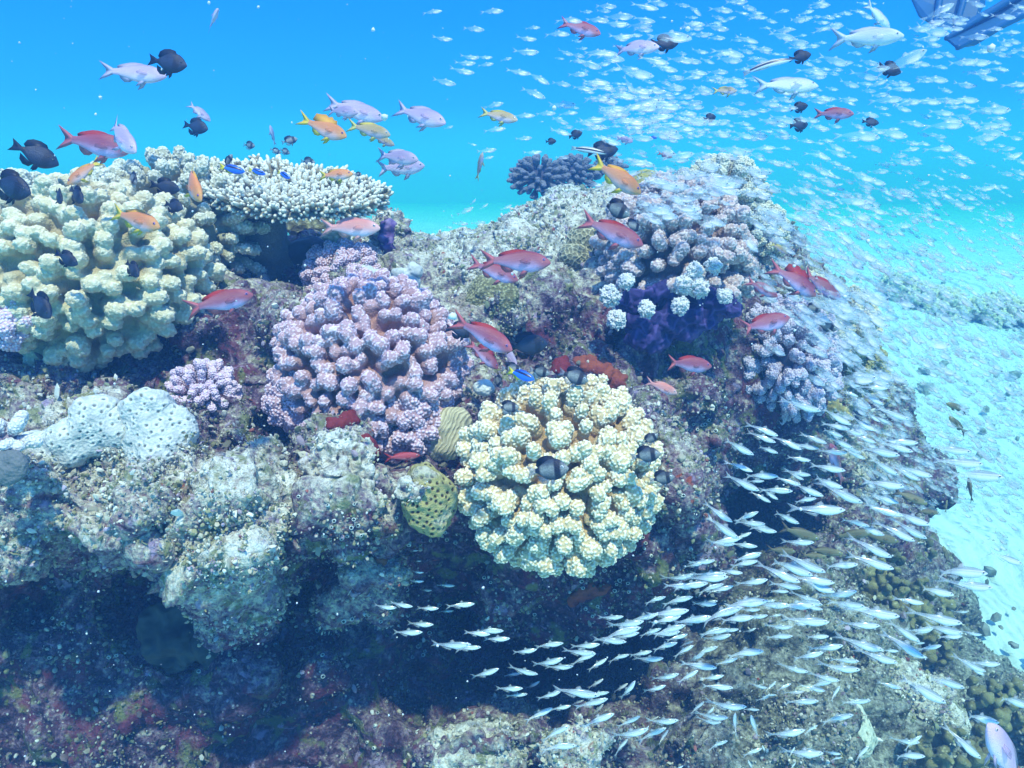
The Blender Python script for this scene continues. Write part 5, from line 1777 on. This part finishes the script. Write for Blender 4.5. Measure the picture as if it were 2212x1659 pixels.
# translucent glassfish of the upper right: traced ones first
GT = [(1106, 0, '1020,30,1270,80 720,40,905,60 1700,60,1910,100 1040,150,1240,190 1270,150,1335,150 1475,200,1670,215 1520,20,1635,140 370,140,610,190 630,155,840,180 770,210,1015,210 1050,240,1220,265 820,330,1050,310 1160,290,1555,330 1690,320,1845,330 1920,310,2130,370 1720,410,2010,490 280,270,500,300 30,330,215,340 110,230,245,240 0,450,235,450 540,510,775,590 650,440,915,470 480,640,655,640 870,600,1230,660 960,650,1060,810 340,700,510,740 520,740,705,780 600,700,850,720 70,740,290,850 -60,600,160,640 130,610,325,730 700,830,860,870 360,910,470,905 830,820,1080,840 1090,910,1215,940 0,990,200,1000 200,970,380,980 400,970,570,975 340,1020,490,1070 540,1040,715,1080 230,1050,275,1050 720,1080,845,1110 330,1120,510,1165 20,1200,175,1190 850,1040,1065,1040 1050,1040,1230,1060 980,1090,1130,1110 1130,1130,1260,1130 700,1170,945,1250 90,1330,260,1310 1450,510,1640,540 1480,600,1690,640 1620,500,1750,550 1340,660,1460,665 1690,610,1870,625 1780,670,2025,710 1550,750,1740,790 1200,560,1435,615 1080,490,1360,550 1160,740,1280,770 1300,720,1375,740 1190,880,1410,900 1060,430,1120,440'),
      (1659, 0, '260,120,400,90 250,150,390,155 430,130,580,160 430,240,655,220 0,280,245,340 1360,150,1610,30 1240,250,1570,290 1500,240,1690,250 1580,150,1740,170 990,610,1375,430 430,480,700,560 260,570,515,645 1220,530,1405,565 1350,480,1515,490 1420,560,1555,590 1650,540,1930,540 1750,650,1985,690 1910,570,2085,610 1310,660,1560,700 1040,750,1270,775 900,860,1165,855 1240,850,1500,890 1550,850,1825,870 1780,940,2100,950 700,620,955,680 600,700,790,750 480,760,610,775 600,850,780,865 370,820,560,870 500,900,620,940 780,960,960,1010 1050,910,1240,960 1380,960,1610,985 1380,1070,1695,1080 1160,1030,1350,1090 1140,1300,1310,1280 880,1110,1210,1180 600,1140,970,1190 350,1080,530,1120 1720,1200,1990,1180 1370,1270,1610,1290 1990,1290,2140,1280 2000,1400,2200,1320 1060,1350,1180,1350 870,1480,1045,1480 1270,1600,1400,1570 1650,1540,1710,1510 1770,1640,1960,1620 690,1340,770,1360 0,1390,125,1410 560,1600,650,1590'),
      (553, 0, '1430,100,1610,95 1930,90,2140,95 1780,230,1975,260 1520,330,1700,340 1760,490,1930,500 1710,550,1900,545 1900,500,2045,495 1910,560,2055,550 1670,600,1890,630 1520,680,1730,730 1960,920,2140,890 1960,1120,2160,1110 1620,1110,1705,1090 1830,1240,1910,1255 1900,1310,2080,1290 1950,1380,2055,1350 2110,520,2212,500'),
      (553, 415, '1700,230,1690,190 1730,200,1880,130 1930,150,2005,100 1690,260,1835,275 1850,270,1985,260 1620,290,1700,310 1770,340,1900,350 1380,420,1450,400 1440,380,1600,400 1850,110,1900,60 2110,160,2212,110'),
      (1106, 415, '1010,80,1210,110 1080,140,1300,150 1200,90,1370,130 1340,10,1480,70 1440,60,1645,160 1560,170,1850,290 1540,240,1750,300 1420,150,1640,230 1230,160,1400,190 1740,60,1890,110 1930,300,2130,520 1130,190,1230,210 1640,120,1800,130 1980,180,2200,330'),
      (1659, 415, '560,60,870,90 640,130,890,250 1040,290,1240,290 1640,150,1790,130 70,430,240,540 0,40,60,30 740,830,1000,980 1010,890,1270,990 760,960,1040,1180 880,1000,1130,1110 820,1180,960,1330 900,1210,1060,1300 1240,1290,1585,1330 800,1250,900,1430 820,1500,1090,1630 960,1540,1210,1640 540,1610,950,1610 1050,1380,1200,1430 1060,650,1250,680')]
ngl = 0
GRPG = 'translucent glassfish of the big school'
for ox, oy, txt in GT:
    for q_ in txt.split():
        a0, b0, a1, b1 = map(float, q_.split(','))
        tl = (ox + a0 * .25, oy + b0 * .25)
        hd = (ox + a1 * .25, oy + b1 * .25)
        Lx = math.hypot(hd[0] - tl[0], hd[1] - tl[1])
        d = max(.8, min(2.6, .055 / (Lx * HT / 1106)))
        d = clear_depth([tl, hd], d, .05)
        cx_, cy_ = (tl[0] + hd[0]) / 2, (tl[1] + hd[1]) / 2
        reg = 'against open blue water' if cy_ < 330 else 'gliding over the right side of the reef' if cx_ < 1900 else 'over the sand at the right'
        school_fish('g', tl, hd, d, 'translucent glassfish with silvery head ' + reg, GRPG, rnd=rg.randrange(4), roll=rg.uniform(-.2, .2))
        ngl += 1


def dens(x, y):
    """how thick the school stands at a photo point"""
    if x < 1150 or y > 1250:
        return 0
    # band that pours over the right shoulder: a line from (1350,330) to (2150,1000)
    u = (x - 1350) / 800
    yc = 300 + 520 * u + 120 * max(0, u - .5)
    w1_ = 150 + 60 * u
    a_ = math.exp(-((y - yc) / w1_) ** 2) * (1 if x > 1350 else math.exp(-((1350 - x) / 90) ** 2))
    b_ = .22 * (1 if y < 420 else math.exp(-((y - 420) / 150) ** 2)) * min(1, max(0, (x - 1180) / 300))
    c_ = .45 if (x > 1850 and 400 < y < 1100) else 0
    if x < 1640 and y > 430:
        a_ *= .02
        if y > 470:
            return 0
    return min(1, a_ + b_ + c_)


def flow(x, y):
    u = min(1, max(0, (x - 1250) / 500))
    v = min(1, max(0, (y - 200) / 350))
    return (4 + 30 * u * v) + rg.gauss(0, 7)       # degrees nose-down


more = []
while len(more) < 2200:
    x, y = rg.uniform(1150, 2260), rg.uniform(0, 1250)
    dn = dens(x, y)
    if rg.random() > dn or (x < 1750 and y > 300 and rg.random() < .55):
        continue
    an = math.radians(flow(x, y))
    band = math.exp(-((y - (300 + 520 * (x - 1350) / 800)) / 170) ** 2) if x > 1350 else 0
    Lr = rg.uniform(.046, .062) * (1 + .45 * band * rg.random())
    d = rg.uniform(1.35, 3.6) if x < 1900 or y < 350 else rg.uniform(1.8, 4.6)
    Lx = Lr / (d * HT / 1106)
    tl = (x - Lx / 2 * math.cos(an), y - Lx / 2 * math.sin(an))
    hd = (x + Lx / 2 * math.cos(an), y + Lx / 2 * math.sin(an))
    h = hit_all(x, y)
    if h < 8 and d > h - .08:
        d = h - rg.uniform(.08, .5)
        Lx = Lr / (d * HT / 1106)
        tl = (x - Lx / 2 * math.cos(an), y - Lx / 2 * math.sin(an))
        hd = (x + Lx / 2 * math.cos(an), y + Lx / 2 * math.sin(an))
    more.append((d, tl, hd, x, y))
more.sort(key=lambda m_: m_[0])
k = max(0, 300 - ngl)
for d, tl, hd, x, y in more[:k]:
    reg = 'against open blue water' if y < 330 else 'gliding over the right side of the reef' if x < 1900 else 'over the sand at the right'
    school_fish('g', tl, hd, d, 'translucent glassfish with silvery head ' + reg, GRPG, rnd=rg.randrange(4), roll=rg.uniform(-.25, .25))
# the rest of the school in one object
VV, FF, FMi = [], [], []
src = []
for me in GLAS:
    src.append((verts(me), [tuple(p.vertices) for p in me.polygons], [p.material_index for p in me.polygons]))
ev, ef = ICO1[0] * np.array([1, .5, 1]) * .020, [tuple(f) for f in ICO1[1]]
em = [3] * len(ef)
nn_ = 0
dummy = bpy.data.objects.new('dummy', None)
LX = []
for d, tl, hd, x, y in more[k:]:
    orient(dummy, tl, hd, d, rg.uniform(-.4, .4), rg.uniform(-.25, .25))
    M = np.array(dummy.matrix_world if False else dummy.matrix_basis)
    a_, f_, m_ = src[rg.randrange(4)]
    pcs = [(a_, f_, m_), (ev + [.405, .027, .022], ef, em), (ev + [.405, -.027, .022], ef, em)]
    for va, fa, ma in pcs:
        VV.append(va @ M[:3, :3].T + M[:3, 3])
        LX.append(va)
        FF += [tuple(i + nn_ for i in f) for f in fa]
        FMi += [min(1, m__) if ma is m_ else m__ for m__ in ma]
        nn_ += len(va)
bpy.data.objects.remove(dummy)
me = mesh_np('glassfish_school', np.concatenate(VV), FF, None, None)
LX = np.concatenate(LX)
attr(me, 'lx', LX[:, 0])
attr(me, 'lz', LX[:, 2])
n = NT('glass_school')
xx = n.mapr(n.attr('lx'), -.5, .5)
zz = n.mapr(n.attr('lz'), -.12, .12)
gut = n.math('MULTIPLY', n.ramp(xx, [(.52, 0.0), (.62, 1.0), (.78, 1.0), (.86, .3)]), n.ramp(zz, [(.15, 1.0), (.6, 0.0)]))
n.fin(n.mix(gut, (.50, .64, .72), (.92, .84, .88)), .25, .6)
n.see_through(n.math('ADD', n.ramp(xx, [(.1, .07), (.5, .16), (.75, .28), (.95, .40)]), n.math('MULTIPLY', gut, .5)))
for m_ in (n.m, f_s, EYE_S.materials[0], EYE_S.materials[1]):
    me.materials.append(m_)
me.polygons.foreach_set('material_index', np.array(FMi, np.int32))
obj('glassfish_school', me, kind='stuff', label='hundreds of small translucent glassfish thinning out into the distance', cat='fish school')
print('T school', time.time() - T0, nsil, ngl, k)

# ------------------------------------------------------------------ swim fins of a diver at the top right
def swim_fin(pts, d0, d1, label):
    """pts: outline in photo points from the heel round the blade; a ribbed blade with real thickness and a foot pocket out of frame"""
    root = obj('swim_fin', None, label=label, cat='swim fin', group='pair of swim fins at the top right')
    c = np.mean([P(x, y, (d0 + d1) / 2) for x, y in pts], 0)
    root.location = c
    m = len(pts)
    ds = np.linspace(d0, d1, m // 2 + 1)
    ds = list(ds) + list(ds[::-1][1:])
    A_ = np.array([P(pts[i][0], pts[i][1], ds[i % len(ds)]) for i in range(m)]) - c
    back = FWD * .012
    Vb = np.concatenate([A_, A_ + back])
    F = [tuple(range(m))[::-1], tuple(range(m, 2 * m))] + [(i, (i + 1) % m, m + (i + 1) % m, m + i) for i in range(m)]
    mt = mat_plain(label[:8], (.005, .07, .20), .5, .3, .15, 6)
    obj('blade', mesh_np('blade', Vb, F, [mt], smooth=False), root)
    for (a_, b_) in ((0, m // 2 - 1), (m - 1, m // 2)):
        p0, p1 = A_[a_], A_[b_]
        cs = [p0 * (1 - t) + p1 * t for t in np.linspace(0, 1, 70)]
        rs = [.026 - .014 * t for t in np.linspace(0, 1, 70)]
        obj('side_rib', remesh(*balls(cs, rs, ICO2), .005, 'rib'), root).data.materials.append(mt)
    p0 = (A_[0] + A_[-1]) / 2
    p1 = (A_[m // 2 - 1] + A_[m // 2]) / 2
    dr = (p0 - p1) / np.linalg.norm(p0 - p1)
    cs = [p0 + dr * t for t in np.linspace(-.06, .20, 10)]
    rs = [.03 + .03 * math.sin(t * 2.6) for t in np.linspace(0, 1, 10)]
    obj('foot_pocket', remesh(*balls(cs, rs, ICO2), .008, 'pocket'), root).data.materials.append(mt)


swim_fin([(2330, -90), (2225, -30), (2140, 15), (2080, 48), (2046, 82), (2070, 102), (2110, 96), (2170, 60), (2260, 0), (2370, -50)], 3.1, 2.7, 'large dark blue swim fin crossing the top right corner')
swim_fin([(2060, -160), (2010, -100), (1968, -10), (1988, 34), (2020, 54), (2065, 60), (2105, 48), (2128, 10), (2140, -90), (2130, -170)], 3.5, 3.2, 'dark blue swim fin hanging behind the large one at the top edge')

# drifting specks in the water
def specks():
    rg = np.random.default_rng(8)
    Nn = 900
    x, y, d = rg.uniform(-300, 2500, Nn), rg.uniform(-100, 1750, Nn), rg.uniform(.35, 3.0, Nn)
    c = P(x, y, d)
    keep = c[:, 2] > -1.3
    c, d = c[keep], d[keep]
    V0, F0 = ICO1
    sz = rg.gamma(2, .00028, len(c)) + .0003
    W = c[:, None] + V0[None] * rg.uniform(.6, 1.4, (len(c), len(V0), 1)) * sz[:, None, None]
    F = F0[None] + (np.arange(len(c)) * len(V0))[:, None, None]
    m = mesh_np('specks', W.reshape(-1, 3), F.reshape(-1, 3))
    m.materials.append(mat_plain('speck', (.6, .66, .66), .8, .2, .1, 5))
    obj('drifting_specks', m, kind='stuff')['label'] = 'fine pale specks drifting in the water'


specks()

# ------------------------------------------------------------------ the water itself: one closed box of haze
hm = bpy.data.materials.new('water_haze')
hm.use_nodes = True
ht = hm.node_tree
ht.nodes.clear()
ho = ht.nodes.new('ShaderNodeOutputMaterial')
hv = ht.nodes.new('ShaderNodeVolumePrincipled')
hv.inputs['Color'].default_value = (.03, .105, .23, 1)
hv.inputs['Absorption Color'].default_value = (.50, 1.0, 1.0, 1)
hv.inputs['Density'].default_value = .40
hv.inputs['Anisotropy'].default_value = .0
ht.links.new(hv.outputs[0], ho.inputs['Volume'])
bx0, bx1, by0, by1, bz0, bz1 = -34, 34, -11, 47, -3.2, 1.1
HV = [(x, y, z) for z in (bz0, bz1) for y in (by0, by1) for x in (bx0, bx1)]
HF = [(0, 2, 3, 1), (4, 5, 7, 6), (0, 1, 5, 4), (2, 6, 7, 3), (0, 4, 6, 2), (1, 3, 7, 5)]
obj('haze', mesh_np('haze', np.array(HV, float), HF, [hm], smooth=False), kind='stuff')['label'] = 'blue sea water filling the view'
print('T all', time.time() - T0, 'objects', len(bpy.data.objects))
